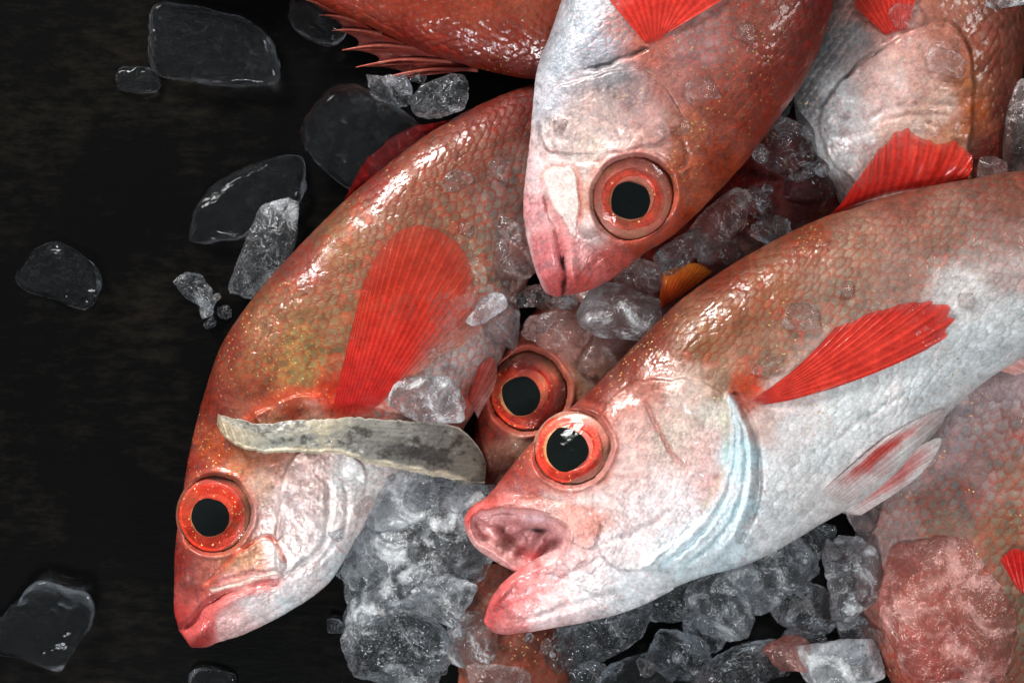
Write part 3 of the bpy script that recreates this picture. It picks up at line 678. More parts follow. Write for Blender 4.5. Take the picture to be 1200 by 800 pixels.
for i in range(6): spine(rG, sp_base[i], sp_tip[i], 54, 37, 3.0, M_FIN)

# ================================================================== FISH E: upper right, head hidden, pale gill cover
rE = fish_root((1080, 100, 0), 'fish at the upper right with a big pale rounded gill cover and hidden head')
gE = [loft([(1130, -330), (1165, -200), (1188, -90), (1199, 0), (1200, 60), (1194, 120), (1182, 180), (1168, 230), (1150, 280), (1125, 330), (1095, 370)],
           [(1000, -300), (985, -200), (985, -100), (962, 0), (944, 50), (932, 100), (936, 145), (958, 190), (985, 240), (1020, 300), (1070, 365)],
           [72] * 11, [0.44] * 11, 1.7)]
cE = [(1000, 150, (222, 214, 212)), (1040, 100, (215, 188, 182)), (1080, 70, (208, 170, 160)), (1100, 120, (208, 176, 160)), (1060, 160, (215, 190, 178)), (978, 175, (228, 226, 226)), (980, 120, (225, 224, 224)), (960, 60, (150, 148, 152)),
      (943, 110, (160, 160, 162)), (1000, 40, (165, 158, 158)), (1020, 20, (195, 120, 105)), (1060, 35, (215, 160, 150)), (1100, 20, (188, 120, 100)), (1140, 60, (175, 95, 72)), (1140, 130, (190, 95, 50)), (1170, 30, (150, 85, 68)),
      (1185, 120, (125, 58, 46)), (1160, 180, (150, 62, 50)), (1110, 170, (205, 150, 120)), (1100, -40, (170, 110, 95)), (1000, -40, (160, 150, 150)), (1020, 240, (220, 205, 200)), (1170, 80, (150, 75, 55)), (1130, 100, (190, 120, 85))]
opE = [(1120, 30), (1075, 34), (1045, 49), (1012, 70), (985, 96), (966, 124), (961, 152), (974, 188), (1003, 214), (1040, 260), (1120, 260), (1135, 170), (1140, 90)]
def scE(f):
    plate(f, opE, 9, 2.0, 60)
    grooves(f, [(1078, 40), (1086, 70), (1098, 92), (1135, 100)], 2.5, 3)
    grooves(f, [(1010, 145), (1040, 128), (1085, 122), (1130, 126)], 2.5, 3); grooves(f, [(1012, 155), (1040, 140), (1085, 134), (1130, 136)], 2.0, 3)
    lump(f, (1085, 80), 35, 25, 0.2, 5)
def paE(f):
    tint_line(f, [(1047, 50), (1014, 72), (990, 92)], 2.0, (40, 30, 28), 0.8)
    tint_line(f, [(1133, 70), (1137, 100), (1133, 150)], 7, (190, 110, 60), 0.35)
    s = ss(0.35, 0.0, np.abs(fbm2(f['x'] / 16, f['y'] / 16, 17, 3)))[:, None] * 0.25 * (sdf(f['x'], f['y'], opE) < 0)[:, None]
    f['c'] = f['c'] * (1 - s) + lin((185, 120, 105)) * s
    f['par'][:, 0] += 0.2 * ss(1010, 960, f['x'])
build_body(rE, gE, cE, opE + [], 11, 1.5, eyes=[], sculpt=scE, paint=paE, seed=12, tint=0.35)
fin(rE, 'pectoral_fin', [(1038, 42), (1062, 36)], [(1000, 6), (1015, -22), (1050, -45), (1085, -40)], 10,
    lambda a, b, x, y: mixc(b, (190, 50, 40), (205, 55, 42), (215, 80, 60)), lift=6, ridge=2.0, seed=14)

# ================================================================== FISH F: lower right, flank only
rF = fish_root((1180, 620, 0), 'greyish red fish at the right edge, under the open-mouthed fish')
gF = [loft([(1300, 330), (1400, 380), (1450, 480), (1460, 580), (1430, 680), (1370, 780), (1300, 880), (1240, 980), (1220, 1080)],
           [(1180, 330), (1080, 400), (1030, 500), (1008, 590), (1000, 680), (1030, 770), (1080, 860), (1130, 970), (1150, 1080)],
           [40, 44, 48, 48, 48, 48, 44, 36, 30], [0.34] * 9, 1.8)]
cF = [(1100, 470, (205, 188, 190)), (1180, 450, (205, 180, 182)), (1110, 520, (190, 168, 168)), (1060, 560, (190, 175, 175)), (1150, 560, (188, 150, 145)), (1190, 560, (175, 130, 115)), (1050, 610, (195, 160, 155)), (1110, 620, (180, 142, 125)), (1170, 620, (165, 120, 98)), (1130, 580, (165, 135, 130)),
      (1190, 740, (140, 112, 90)), (1180, 790, (150, 95, 75)), (1000, 640, (190, 170, 168)), (1060, 700, (185, 120, 108)), (1100, 780, (180, 90, 75)), (1300, 600, (120, 60, 48)), (1190, 500, (190, 155, 150)), (1085, 590, (175, 130, 120))]
build_body(rF, gF, cF, None, 11.5, 1.0, tint=0.85, seed=20, flake=0.7)
fin(rF, 'pectoral_fin', [(1192, 690), (1202, 698), (1214, 700)], [(1172, 655), (1188, 642), (1204, 648), (1216, 660)], 6,
    lambda a, b, x, y: mixc(b, (205, 60, 50), (210, 40, 35), (205, 38, 32)), lift=5, ridge=1.8, seed=23)

# ================================================================== FISH I: bottom edge, brown flank under the chin
rI = fish_root((600, 820, 0), 'brown-red fish mostly out of frame at the bottom edge, below the open mouth')
gI = [loft([(640, 660), (660, 700), (668, 750), (670, 820), (680, 900), (690, 980)], [(560, 660), (548, 700), (540, 750), (536, 820), (530, 900), (520, 980)], [30, 34, 36, 36, 34, 30], [0.42] * 6, 2.0)]
cI = [(600, 750, (160, 95, 80)), (620, 790, (150, 80, 62)), (570, 760, (180, 120, 105)), (640, 740, (120, 60, 48)), (600, 850, (160, 100, 85))]
build_body(rI, gI, cI, None, 11, 1.0, seed=27)

# ================================================================== FISH A: big one on the left, head down
rA = fish_root((380, 450, 0), 'large head-down fish on the left with closed mouth and big red side fin')
gA = [loft([(210, 738), (204, 715), (204, 690), (205, 650), (208, 620), (212, 595), (222, 530), (243, 450), (262, 400), (300, 345), (350, 289), (401, 238), (445, 200), (500, 158), (556, 126), (600, 107), (650, 88), (720, 50), (800, 0), (870, -50), (930, -90)],
           [(224, 758), (240, 758), (256, 752), (280, 745), (305, 734), (330, 721), (382, 686), (420, 630), (445, 590), (480, 560), (530, 520), (570, 455), (596, 400), (615, 340), (640, 280), (670, 230), (710, 190), (770, 130), (840, 70), (890, 0), (945, -60)],
           [40, 42, 45, 48, 50, 52, 56, 60, 62, 62, 62, 62, 62, 62, 60, 58, 54, 50, 46, 42, 40], [0.55, 0.5, 0.5, 0.5, 0.5, 0.48, 0.46, 0.44] + [0.43] * 13, 1.45)]
eA = dict(c=(251, 602), r=43, asp=1.07, ang=0.25, pupil=(246, 606), pr=21.5, ir=38, rim=3.5)
cA = [(270, 400, (150, 66, 50)), (350, 300, (150, 66, 50)), (450, 205, (145, 60, 48)), (560, 135, (145, 58, 46)), (620, 110, (125, 50, 42)),
      (310, 390, (158, 100, 68)), (400, 290, (155, 102, 70)), (480, 220, (150, 84, 62)), (560, 180, (146, 84, 68)), (350, 400, (162, 116, 76)), (400, 380, (165, 115, 84)), (350, 440, (172, 130, 86)), (460, 270, (155, 100, 76)),
      (520, 260, (156, 104, 84)), (600, 220, (160, 120, 112)), (560, 300, (168, 126, 108)), (600, 290, (170, 140, 136)), (560, 380, (182, 158, 156)), (520, 440, (182, 160, 158)), (450, 430, (190, 140, 132)), (545, 480, (180, 120, 112)),
      (300, 450, (165, 84, 60)), (340, 482, (182, 80, 55)), (250, 470, (160, 66, 52)), (392, 465, (212, 62, 42)), (300, 420, (165, 100, 66)),
      (225, 545, (178, 72, 60)), (255, 530, (200, 96, 66)), (285, 545, (205, 130, 96)), (212, 620, (180, 62, 52)), (300, 570, (222, 180, 160)), (340, 590, (222, 202, 200)), (370, 560, (225, 195, 188)), (310, 530, (205, 130, 105)),
      (310, 620, (226, 196, 190)), (290, 650, (215, 158, 122)), (268, 655, (210, 140, 110)), (400, 600, (235, 224, 220)), (410, 560, (228, 226, 224)), (360, 620, (232, 212, 208)), (330, 650, (235, 222, 218)), (325, 500, (190, 130, 100)), (370, 500, (195, 150, 130)),
      (214, 660, (185, 70, 64)), (225, 690, (195, 92, 86)), (240, 670, (205, 120, 105)), (208, 720, (215, 82, 78)), (235, 700, (215, 110, 102)), (225, 750, (212, 84, 80)), (240, 725, (228, 105, 100)), (265, 695, (228, 140, 134)), (300, 680, (230, 156, 150)),
      (270, 725, (236, 190, 186)), (300, 710, (242, 228, 226)), (340, 692, (244, 236, 236)), (370, 660, (242, 232, 230)), (390, 640, (238, 232, 232)), (340, 712, (232, 236, 238)), (290, 740, (240, 205, 202)), (395, 665, (226, 234, 236))]
headA = [(190, 780), (190, 520), (228, 478), (262, 462), (310, 470), (390, 462), (420, 500), (450, 560), (430, 640), (300, 780)]
cheekA = [(258, 668), (285, 640), (312, 628), (328, 640), (334, 662), (325, 671), (290, 678), (262, 684), (246, 686)]
def scA(f):
    grooves(f, [(208, 736), (224, 730), (240, 712), (262, 697), (290, 688), (330, 680)], 7, 3.2)              # mouth
    grooves(f, [(240, 685), (270, 678), (300, 672), (330, 668)], 3.5, 3.0)
    grooves(f, [(240, 682), (262, 664), (284, 642), (304, 630), (322, 632), (333, 655)], 4.0, 2.6)
    lump(f, (222, 716), 22, 8, -0.9, 6); lump(f, (232, 742), 24, 10, -0.9, 7); lump(f, (268, 704), 34, 8, -0.45, 5)
    plate(f, cheekA, 4.5, 2.0, 18)
    grooves(f, [(384, 560), (386, 600), (378, 640), (350, 664), (310, 690)], 3.0, 3.0)                          # preopercle
    grooves(f, [(400, 545), (408, 590), (398, 630), (372, 662)], 2.0, 2.5)
    plate(f, [(425, 545), (424, 590), (408, 640), (380, 676), (330, 700), (330, 560), (380, 520)], 6, 2.0, 26)
    grooves(f, [(385, 684), (345, 702), (300, 728), (262, 748)], 2.5, 2.5)
    plate(f, [(300, 492), (318, 476), (345, 464), (372, 462), (384, 470), (386, 500), (340, 520)], 6, 2.0, 18)
    grooves(f, [(212, 700), (222, 680), (236, 664)], 3, 3.5); lump(f, (216, 660), 7, 14, 0.1, 3); grooves(f, [(228, 706), (240, 690)], 2.5, 2.5)
def paA(f):
    tint_line(f, [(240, 684), (262, 664), (284, 642), (304, 630), (322, 632), (333, 655)], 3.2, (205, 88, 66), 0.8)
    tint_poly(f, [(214, 736), (228, 722), (250, 702), (300, 684), (328, 674), (325, 686), (292, 696), (262, 712), (240, 738), (224, 752)], 4, (228, 104, 100), 0.55)
    tint_line(f, [(250, 690), (285, 682), (320, 670)], 2.6, (240, 232, 215), 0.6)
    tint_line(f, [(290, 490), (318, 470), (350, 458), (395, 470)], 7, (195, 66, 40), 0.6)
    tint_line(f, [(212, 735), (224, 729), (240, 712), (262, 697)], 1.6, (130, 40, 42), 0.7)
    x, y = f['x'], f['y']
    g = ss(60, 0, np.hypot(x - 345, y - 420)) * ss(0.0, 0.3, f['mo2'])
    f['c'] = f['c'] * (1 - 0.22 * g[:, None]) + lin((190, 160, 80)) * 0.22 * g[:, None]
    f['par'][:, 0] += 0.35 * ss(90, 20, np.hypot(x - 340, y - 600)); f['par'][:, 1] -= 0.1 * ss(90, 20, np.hypot(x - 340, y - 600))
    f['par'][:, 2] += 0.2 * ss(60, 10, np.hypot(x - 270, y - 540)) + 0.4 * ss(70, 10, np.hypot(x - 340, y - 440))
    f['par'][:, 2] *= ss(700, 680, y)
build_body(rA, gA, cA, headA, 10.5, 0.5, tint=0.85, eyes=[eA], sculpt=scA, paint=paA, seed=33, flake=0.3)
eye(rA, eA, [(222, 66, 38), (208, 52, 36)], [(205, 70, 50), (140, 80, 62)], 37)
# pectoral fin, red fan fading to clear membrane on its lower right
def cfa(a, b, x, y):
    c = mixc(b, (190, 36, 34), (208, 52, 42), (206, 62, 44), (205, 72, 50)); t = ss(0.62, 0.92, a)[:, None]
    return c * (1 - t) + lin((190, 125, 105)) * t
fin(rA, 'pectoral_fin', [(390, 478), (402, 486), (420, 488), (442, 478), (452, 460)], [(424, 335), (440, 300), (466, 272), (496, 264), (530, 280), (549, 305), (558, 340), (585, 346), (580, 372), (560, 392)], 24, cfa,
    lift=2.0, ridge=0.8, alphaf=lambda a, b, x, y, r: (1 - 0.72 * ss(0.60, 0.92, a)) * (1 - 0.40 * ss(0.35, 1.0, b) - 0.15 * np.clip(fbm2(x / 11, y / 11, 3, 3), 0, 1)) + 0.22 * r * ss(0.5, 0.9, a), seed=5, jag=0.0)
fin(rA, 'pelvic_fin', [(548, 470), (560, 490)], [(560, 432), (574, 418), (582, 428), (580, 452), (566, 478)], 7,
    lambda a, b, x, y: mixc(a, (185, 70, 60), (205, 130, 120), (215, 185, 180)), lift=8, ridge=1.0, alphaf=lambda a, b, x, y, r: 0.85 - 0.3 * a, seed=6)
fin(rA, 'dorsal_fin', [(402, 240), (440, 206), (490, 166), (530, 142)], [(404, 233), (428, 185), (470, 152), (512, 143), (534, 139)], 12,
    lambda a, b, x, y: mixc(b, (140, 34, 30), (150, 32, 30), (140, 34, 32)), zf=lambda A, B, x, y: 58 + 10 * B, ridge=1.8, alphaf=lambda a, b, x, y, r: 0.92 - 0.25 * b, jag=0.12, seed=9)

# ------------------------------------------------------------------ ice under and between (before the two top fish)
ICEGAP = 'ice chunks packed between the fish'; ICETAB = 'clear ice melting on the dark table'; ICEFRONT = 'ice heap along the bottom'
def I(*a, **k): return ice(*a, **k)
I(258, 58, 88, 47, 22, 8, 'clear', 1, 'large flat clear ice chunk on the dark table near the top left', facet=5, group=ICETAB)
I(162, 92, 26, 18, 10, 0, 'clear', 2, 'small clear ice lump at the left end of the large flat chunk', facet=5, group=ICETAB, sub=4)
I(432, 165, 82, 62, 34, 40, 'clear', 3, 'large dark clear ice chunk between the spiny fin and the left fish', facet=6, group=ICETAB)
I(515, 115, 38, 24, 22, -25, 'crinkle', 4, 'bright rounded ice knob under the spiny fin, above the left fish\'s back', group=ICETAB, zc=62, crk=0.10)
I(460, 108, 34, 16, 18, 14, 'crinkle', 44, 'rough ice shard between the spiny fin and the large dark ice chunk', group=ICETAB, zc=52, crk=0.12)
I(312, 292, 30, 66, 30, 22, 'crinkle', 5, 'tall upright ice chunk with a white top leaning on the left fish\'s back', facet=8, group=ICETAB)
I(230, 341, 30, 20, 16, 28, 'crinkle', 6, 'small crinkled ice chip left of the tall upright chunk', group=ICETAB, sub=4, crk=0.14)
I(84, 320, 60, 40, 18, 22, 'clear', 7, 'lone flat clear ice chunk at the far left edge of the table', facet=5, group=ICETAB)
I(288, 240, 78, 50, 16, -10, 'clear', 8, 'nearly invisible wide flat ice chunk above the tall upright chunk', facet=5, group=ICETAB)
I(38, 742, 62, 68, 26, 20, 'clear', 9, 'clear ice block with a sharp right corner at the bottom left corner', facet=7, group=ICETAB)
I(254, 806, 34, 24, 12, 0, 'clear', 10, 'faint rounded ice lump at the bottom edge below the left fish\'s mouth', facet=5, group=ICETAB, sub=4)
I(375, 20, 40, 32, 14, 20, 'clear', 12, 'dark clear ice lump at the top edge left of the spiny fin', facet=6, group=ICETAB, sub=4)
# between A and D / B
I(604, 300, 30, 44, 34, 12, 'pink', 13, 'purplish ice chunk beside the chin of the head-down centre fish', zc=100, group=ICEGAP, crk=0.06)
I(590, 378, 24, 30, 24, 15, 'crinkle', 14, 'dark glassy ice chunk just above the half-hidden red eye', zc=96, group=ICEGAP, crk=0.12)
I(572, 362, 30, 14, 12, -32, 'frost', 15, 'pale pointed ice shard over the tip of the large red side fin', zc=126, group=ICEGAP, facet=12)
I(650, 388, 44, 26, 20, 12, 'pink', 16, 'pinkish melting ice lump resting above the half-hidden red eye', zc=92, group=ICEGAP, crk=0.10)
I(640, 345, 30, 22, 22, 0, 'pink', 46, 'rosy ice lump directly below the closed mouth of the head-down fish', zc=78, group=ICEGAP, crk=0.08)
I(706, 415, 46, 26, 18, -35, 'pink', 47, 'thin pink ice sheet on the half-hidden fish next to the open-mouthed fish\'s nape', zc=86, group=ICEGAP, crk=0.08, sub=4)
I(728, 368, 52, 36, 30, 8, 'frost', 17, 'pale bluish faceted ice chunk below the snout of the head-down centre fish', zc=112, facet=16, group=ICEGAP, lump_=0.05)
I(752, 326, 34, 24, 22, 20, 'pink', 18, 'pinkish ice chunk right of the head-down fish\'s snout, behind the bluish one', zc=100, group=ICEGAP)
I(800, 292, 36, 20, 20, -28, 'crinkle', 19, 'bright wet ice chunk beneath the cheek of the head-down centre fish', zc=104, group=ICEGAP, crk=0.10)
I(845, 262, 26, 52, 22, 38, 'pink', 20, 'long translucent ice slab right of the head-down centre fish', zc=100, group=ICEGAP, facet=12)
I(842, 296, 28, 18, 18, 0, 'crinkle', 21, 'small glassy ice chunk at the lower end of the long translucent slab', zc=98, group=ICEGAP, crk=0.12)
I(885, 236, 26, 18, 16, 30, 'crinkle', 22, 'ice splinter beside the long translucent slab, nearer the upper right', zc=92, group=ICEGAP, crk=0.12)
I(925, 175, 46, 34, 26, 30, 'crinkle', 23, 'dark glassy ice chunk in the gap left of the pale gill cover', zc=84, group=ICEGAP, crk=0.10)
I(905, 268, 26, 16, 16, -20, 'crinkle', 24, 'rough ice bit touching the back of the open-mouthed fish below the dark gap', zc=98, group=ICEGAP, crk=0.14, sub=4)
I(950, 215, 42, 26, 20, -25, 'clear', 25, 'clear wet ice chunk under the open-mouthed fish\'s raised back fin', zc=76, group=ICEGAP)
I(1163, 196, 18, 14, 12, 0, 'pink', 26, 'small pink ice chip at the lower end of the raised back fin', zc=122, group=ICEGAP, sub=4)
I(1196, 150, 20, 60, 30, 8, 'pink', 27, 'pink ice chunk cut by the right edge of the frame', zc=90, group=ICEGAP)
I(905, 110, 30, 40, 20, 30, 'crinkle', 28, 'ice chunk deep in the gap between the head-down fish and the upper right fish', zc=60, group=ICEGAP, sub=4)

# ================================================================== FISH B: top centre, head down
rB = fish_root((800, 120, 0), 'fish coming down from the top edge with closed pink jaws and a squarish black pupil')
gB = [loft([(668, 344), (684, 342), (715, 328), (755, 297), (788, 276), (820, 247), (842, 224), (873, 190), (903, 150), (940, 98), (967, 40), (980, -20), (985, -120), (970, -260), (920, -420), (860, -560), (830, -640)],
           [(652, 348), (641, 344), (631, 326), (620, 290), (614, 258), (614, 225), (617, 198), (621, 165), (625, 118), (630, 80), (645, 40), (662, -10), (690, -120), (710, -260), (730, -420), (750, -560), (760, -640)],
           [128, 130, 136, 142, 146, 150, 152, 154, 156, 156, 156, 156, 150, 140, 120, 100, 90], [0.55, 0.5, 0.5, 0.46, 0.43, 0.42] + [0.40] * 11, 1.45)]
eB = dict(c=(741, 232), r=47, asp=1.06, ang=0.5, pupil=(738, 235), pr=22.5, ir=36, sq=0.05, rim=3.5)
cB = [(680, 30, (178, 182, 190)), (655, 70, (185, 190, 198)), (700, 60, (165, 165, 175)), (735, 30, (180, 140, 138)), (640, 120, (215, 214, 222)), (665, 150, (212, 190, 185)), (700, 130, (208, 182, 176)), (740, 110, (185, 155, 152)), (720, 90, (168, 162, 165)),
      (770, 150, (205, 162, 155)), (720, 170, (224, 196, 190)), (680, 200, (226, 208, 200)), (652, 200, (222, 205, 200)), (628, 200, (232, 200, 202)), (660, 235, (230, 216, 210)), (697, 235, (215, 190, 172)), (690, 265, (225, 200, 196)),
      (622, 250, (232, 168, 170)), (635, 300, (232, 145, 148)), (650, 335, (226, 112, 112)), (655, 290, (228, 140, 142)), (675, 300, (228, 168, 165)), (682, 335, (226, 104, 98)), (695, 320, (222, 120, 116)), (720, 305, (216, 104, 94)), (755, 280, (196, 86, 66)),
      (790, 255, (190, 80, 52)), (800, 200, (205, 110, 80)), (800, 150, (205, 118, 88)), (790, 215, (210, 110, 76)), (840, 190, (182, 78, 52)), (850, 130, (186, 95, 76)), (820, 60, (185, 132, 130)), (850, 90, (178, 105, 92)), (800, 20, (185, 135, 130)),
      (890, 140, (165, 66, 48)), (900, 90, (162, 66, 50)), (900, 30, (160, 84, 70)), (950, 50, (145, 54, 42)), (960, 0, (140, 50, 40)), (880, -10, (162, 90, 78)), (760, 60, (205, 120, 105)), (740, -20, (175, 165, 170)), (680, 0, (182, 185, 192)), (790, 100, (195, 130, 120)),
      (760, 175, (215, 165, 155)), (700, 170, (222, 200, 190))]
headB = [(590, 380), (590, 140), (640, 92), (690, 78), (735, 66), (765, 58), (800, 90), (830, 130), (850, 180), (850, 260), (760, 380)]
plB = [(636, 205), (650, 198), (667, 196), (675, 208), (677, 240), (675, 278), (664, 268), (652, 248), (640, 226)]
def scB(f):
    grooves(f, [(659, 346), (661, 322), (660, 300), (652, 270), (642, 240), (634, 212)], 8, 3.0)
    plate(f, plB, 5, 2.0, 16)
    grooves(f, [(634, 210), (640, 200), (668, 194), (678, 206), (679, 240), (676, 276)], 3.5, 2.4)
    lump(f, (691, 266), 13, 11, 0, 8); grooves(f, [(676, 262), (679, 277), (692, 280), (704, 272)], 2.5, 2.2)
    lump(f, (646, 300), 9, 40, -0.18, 6); lump(f, (670, 312), 6, 28, -0.1, 5); lump(f, (672, 332), 9, 12, 0, 5); lump(f, (628, 290), 7, 45, -0.2, 3)
    grooves(f, [(686, 285), (700, 300), (690, 318)], 2, 3)
    plate(f, [(640, 112), (690, 92), (745, 82), (775, 100), (798, 140), (760, 170), (660, 180), (634, 160)], 6, 2.2, 34)
    grooves(f, [(712, 100), (722, 130), (728, 160)], 2.6, 3.0); grooves(f, [(728, 160), (705, 120), (694, 98)], 1.5, 3)
    grooves(f, [(775, 150), (800, 165), (806, 190), (790, 200)], 2.6, 2.6)
    grooves(f, [(640, 150), (655, 182), (690, 190), (720, 182)], 1.6, 3)
    lump(f, (655, 145), 12, 8, 0.6, 4); lump(f, (708, 150), 18, 9, 0.5, 3); lump(f, (780, 150), 16, 9, 0.6, 4)
    grooves(f, [(682, 84), (720, 72), (762, 56)], 4, 2.5)
def paB(f):
    tint_line(f, [(634, 210), (640, 200), (668, 194), (678, 206), (679, 240), (676, 276)], 3.0, (212, 118, 100), 0.75)
    tint_poly(f, plB, 3, (228, 214, 208), 0.5)
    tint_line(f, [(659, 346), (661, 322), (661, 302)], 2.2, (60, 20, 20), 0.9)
    tint_line(f, [(636, 215), (648, 245), (662, 275), (672, 300)], 4, (232, 150, 148), 0.6)
    tint_line(f, [(619, 270), (625, 310), (638, 342)], 3, (245, 225, 225), 0.5)
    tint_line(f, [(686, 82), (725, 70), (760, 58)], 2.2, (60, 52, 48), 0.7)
    x, y = f['x'], f['y']
    f['par'][:, 0] += 0.15 * ss(120, 20, np.hypot(x - 690, y - 50)) + 0.15 * ss(90, 20, np.hypot(x - 680, y - 150))
    f['par'][:, 2] += 0.8 * ss(26, 6, lined(x, y, [(800, 195), (830, 150), (870, 110), (900, 60)])[0])
build_body(rB, gB, cB, headB, 10.5, 0.85, tint=0.6, eyes=[eB], sculpt=scB, paint=paB, seed=51, flake=0.3)
eye(rB, eB, [(222, 74, 50), (215, 70, 52)], [(212, 112, 96), (175, 92, 74)], 53)
fin(rB, 'pectoral_fin', [(757, 52), (770, 50), (780, 40)], [(705, -10), (740, -70), (800, -80), (846, -30), (850, -2)], 12,
    lambda a, b, x, y: mixc(b, (205, 60, 48), (222, 62, 50), (222, 80, 62)), lift=6, ridge=1.2, seed=55, alphaf=lambda a, b, x, y, r: 0.97 - 0.35 * ss(0.35, 0.0, a) * b)

# ================================================================== FISH C: the open-mouthed one in front
rC = fish_root((900, 450, 0), 'big front fish on the right with its mouth wide open and pleated pale blue gills')
gC = [loft([(543, 610), (546, 602), (553, 593), (572, 580), (600, 545), (640, 502), (690, 459), (736, 412), (768, 380), (800, 350), (850, 315), (900, 286), (950, 261), (1000, 242), (1060, 225), (1130, 211), (1200, 200), (1290, 200), (1400, 230), (1500, 280), (1580, 320)],
           [(545, 618), (549, 630), (557, 641), (578, 656), (606, 672), (652, 702), (704, 722), (745, 709), (790, 688), (828, 674), (872, 662), (918, 640), (965, 612), (1012, 585), (1052, 552), (1100, 495), (1170, 436), (1260, 395), (1370, 380), (1480, 385), (1570, 390)],
           [118, 119, 121, 124, 126, 128, 130, 132, 134, 135, 136, 137, 138, 140, 142, 145, 148, 150, 150, 145, 140], [0.62, 0.6, 0.58, 0.55, 0.50, 0.46, 0.43, 0.42] + [0.42] * 13, 1.4),
      loft([(567, 728), (571, 712), (578, 697), (590, 682), (606, 668), (622, 658), (645, 646), (680, 632), (720, 620), (760, 610)],
           [(575, 739), (582, 742), (594, 743), (612, 741), (634, 738), (656, 734), (690, 728), (722, 720), (755, 708), (790, 690)],
           [124, 127, 130, 133, 135, 136, 138, 139, 138, 134], [0.35, 0.38, 0.44, 0.5, 0.55, 0.58, 0.56, 0.56, 0.55, 0.5], 1.4)]
eC = dict(c=(671, 525), r=46, asp=0.93, ang=-0.5, pupil=(663, 526), pr=25, ir=39, rim=4.0)
cC = [(765, 395, (138, 62, 42)), (850, 325, (148, 68, 46)), (950, 270, (158, 84, 60)), (1060, 235, (162, 102, 86)), (1180, 215, (150, 95, 80)), (1195, 240, (155, 102, 88)), (820, 400, (152, 98, 66)), (900, 340, (158, 98, 70)), (1000, 290, (168, 124, 106)), (1100, 270, (166, 122, 108)), (1190, 275, (172, 132, 122)),
      (860, 370, (155, 95, 65)), (1190, 320, (192, 172, 168)), (1190, 375, (215, 216, 216)), (900, 420, (168, 126, 104)), (980, 340, (165, 128, 112)), (1060, 320, (172, 134, 122)), (1130, 350, (210, 206, 205)), (930, 500, (220, 216, 216)), (1000, 470, (224, 226, 226)), (1080, 440, (228, 231, 231)), (1150, 400, (228, 233, 233)),
      (900, 560, (226, 226, 226)), (890, 500, (205, 180, 172)), (900, 620, (238, 238, 238)), (960, 580, (236, 232, 230)), (1040, 520, (236, 236, 236)), (872, 455, (205, 84, 56)), (920, 470, (222, 205, 202)), (960, 530, (226, 228, 228)),
      (740, 432, (150, 68, 50)), (700, 465, (160, 62, 50)), (640, 512, (172, 68, 55)), (600, 556, (190, 82, 72)), (622, 572, (205, 112, 104)), (580, 580, (205, 95, 85)), (760, 450, (195, 130, 116)), (800, 460, (208, 186, 176)), (840, 480, (205, 196, 186)), (850, 450, (175, 140, 115)), (730, 480, (205, 150, 138)),
      (740, 500, (220, 178, 170)), (740, 540, (226, 196, 190)), (790, 510, (214, 194, 182)), (820, 530, (222, 188, 182)), (835, 570, (220, 182, 178)), (700, 580, (230, 208, 204)), (650, 585, (226, 190, 184)), (760, 590, (236, 220, 220)), (800, 585, (234, 222, 222)), (720, 640, (242, 228, 228)), (700, 560, (222, 190, 180)),
      (680, 690, (244, 236, 236)), (640, 715, (240, 214, 212)), (740, 690, (242, 243, 245)), (800, 650, (228, 240, 244)), (860, 600, (196, 222, 230)), (845, 640, (215, 232, 238)), (870, 540, (185, 215, 224)),
      (549, 606, (226, 100, 96)), (560, 590, (226, 126, 122)), (590, 588, (232, 160, 155)), (620, 592, (232, 168, 162)), (660, 605, (228, 172, 160)), (690, 618, (224, 164, 152)), (560, 638, (238, 178, 174)), (590, 660, (240, 186, 182)), (612, 668, (236, 160, 158)),
      (600, 684, (232, 128, 126)), (585, 702, (226, 108, 106)), (574, 728, (208, 84, 82)), (590, 738, (226, 140, 138)), (620, 700, (236, 172, 170)), (650, 660, (240, 200, 198)), (650, 690, (240, 212, 210)), (630, 672, (236, 150, 148))]
headC = [(520, 760), (520, 560), (620, 480), (740, 400), (770, 425), (820, 440), (862, 462), (890, 530), (886, 600), (850, 670), (800, 720)]
mouthC = [(552, 612), (566, 598), (600, 595), (634, 602), (660, 615), (668, 634), (654, 656), (632, 670), (612, 667), (586, 650), (561, 633)]
maxC = [(612, 582), (655, 589), (686, 598), (702, 612), (700, 630), (690, 642), (668, 634), (650, 618), (630, 604), (610, 596)]
pl_in = [(851, 470), (856, 500), (852, 545), (835, 590), (800, 628), (752, 664)]
pl_out = [(857, 464), (877, 505), (883, 550), (878, 592), (862, 630), (826, 664)]
def between(k): return [(a[0] * (1 - k) + b[0] * k, a[1] * (1 - k) + b[1] * k) for a, b in zip(pl_in, pl_out)]
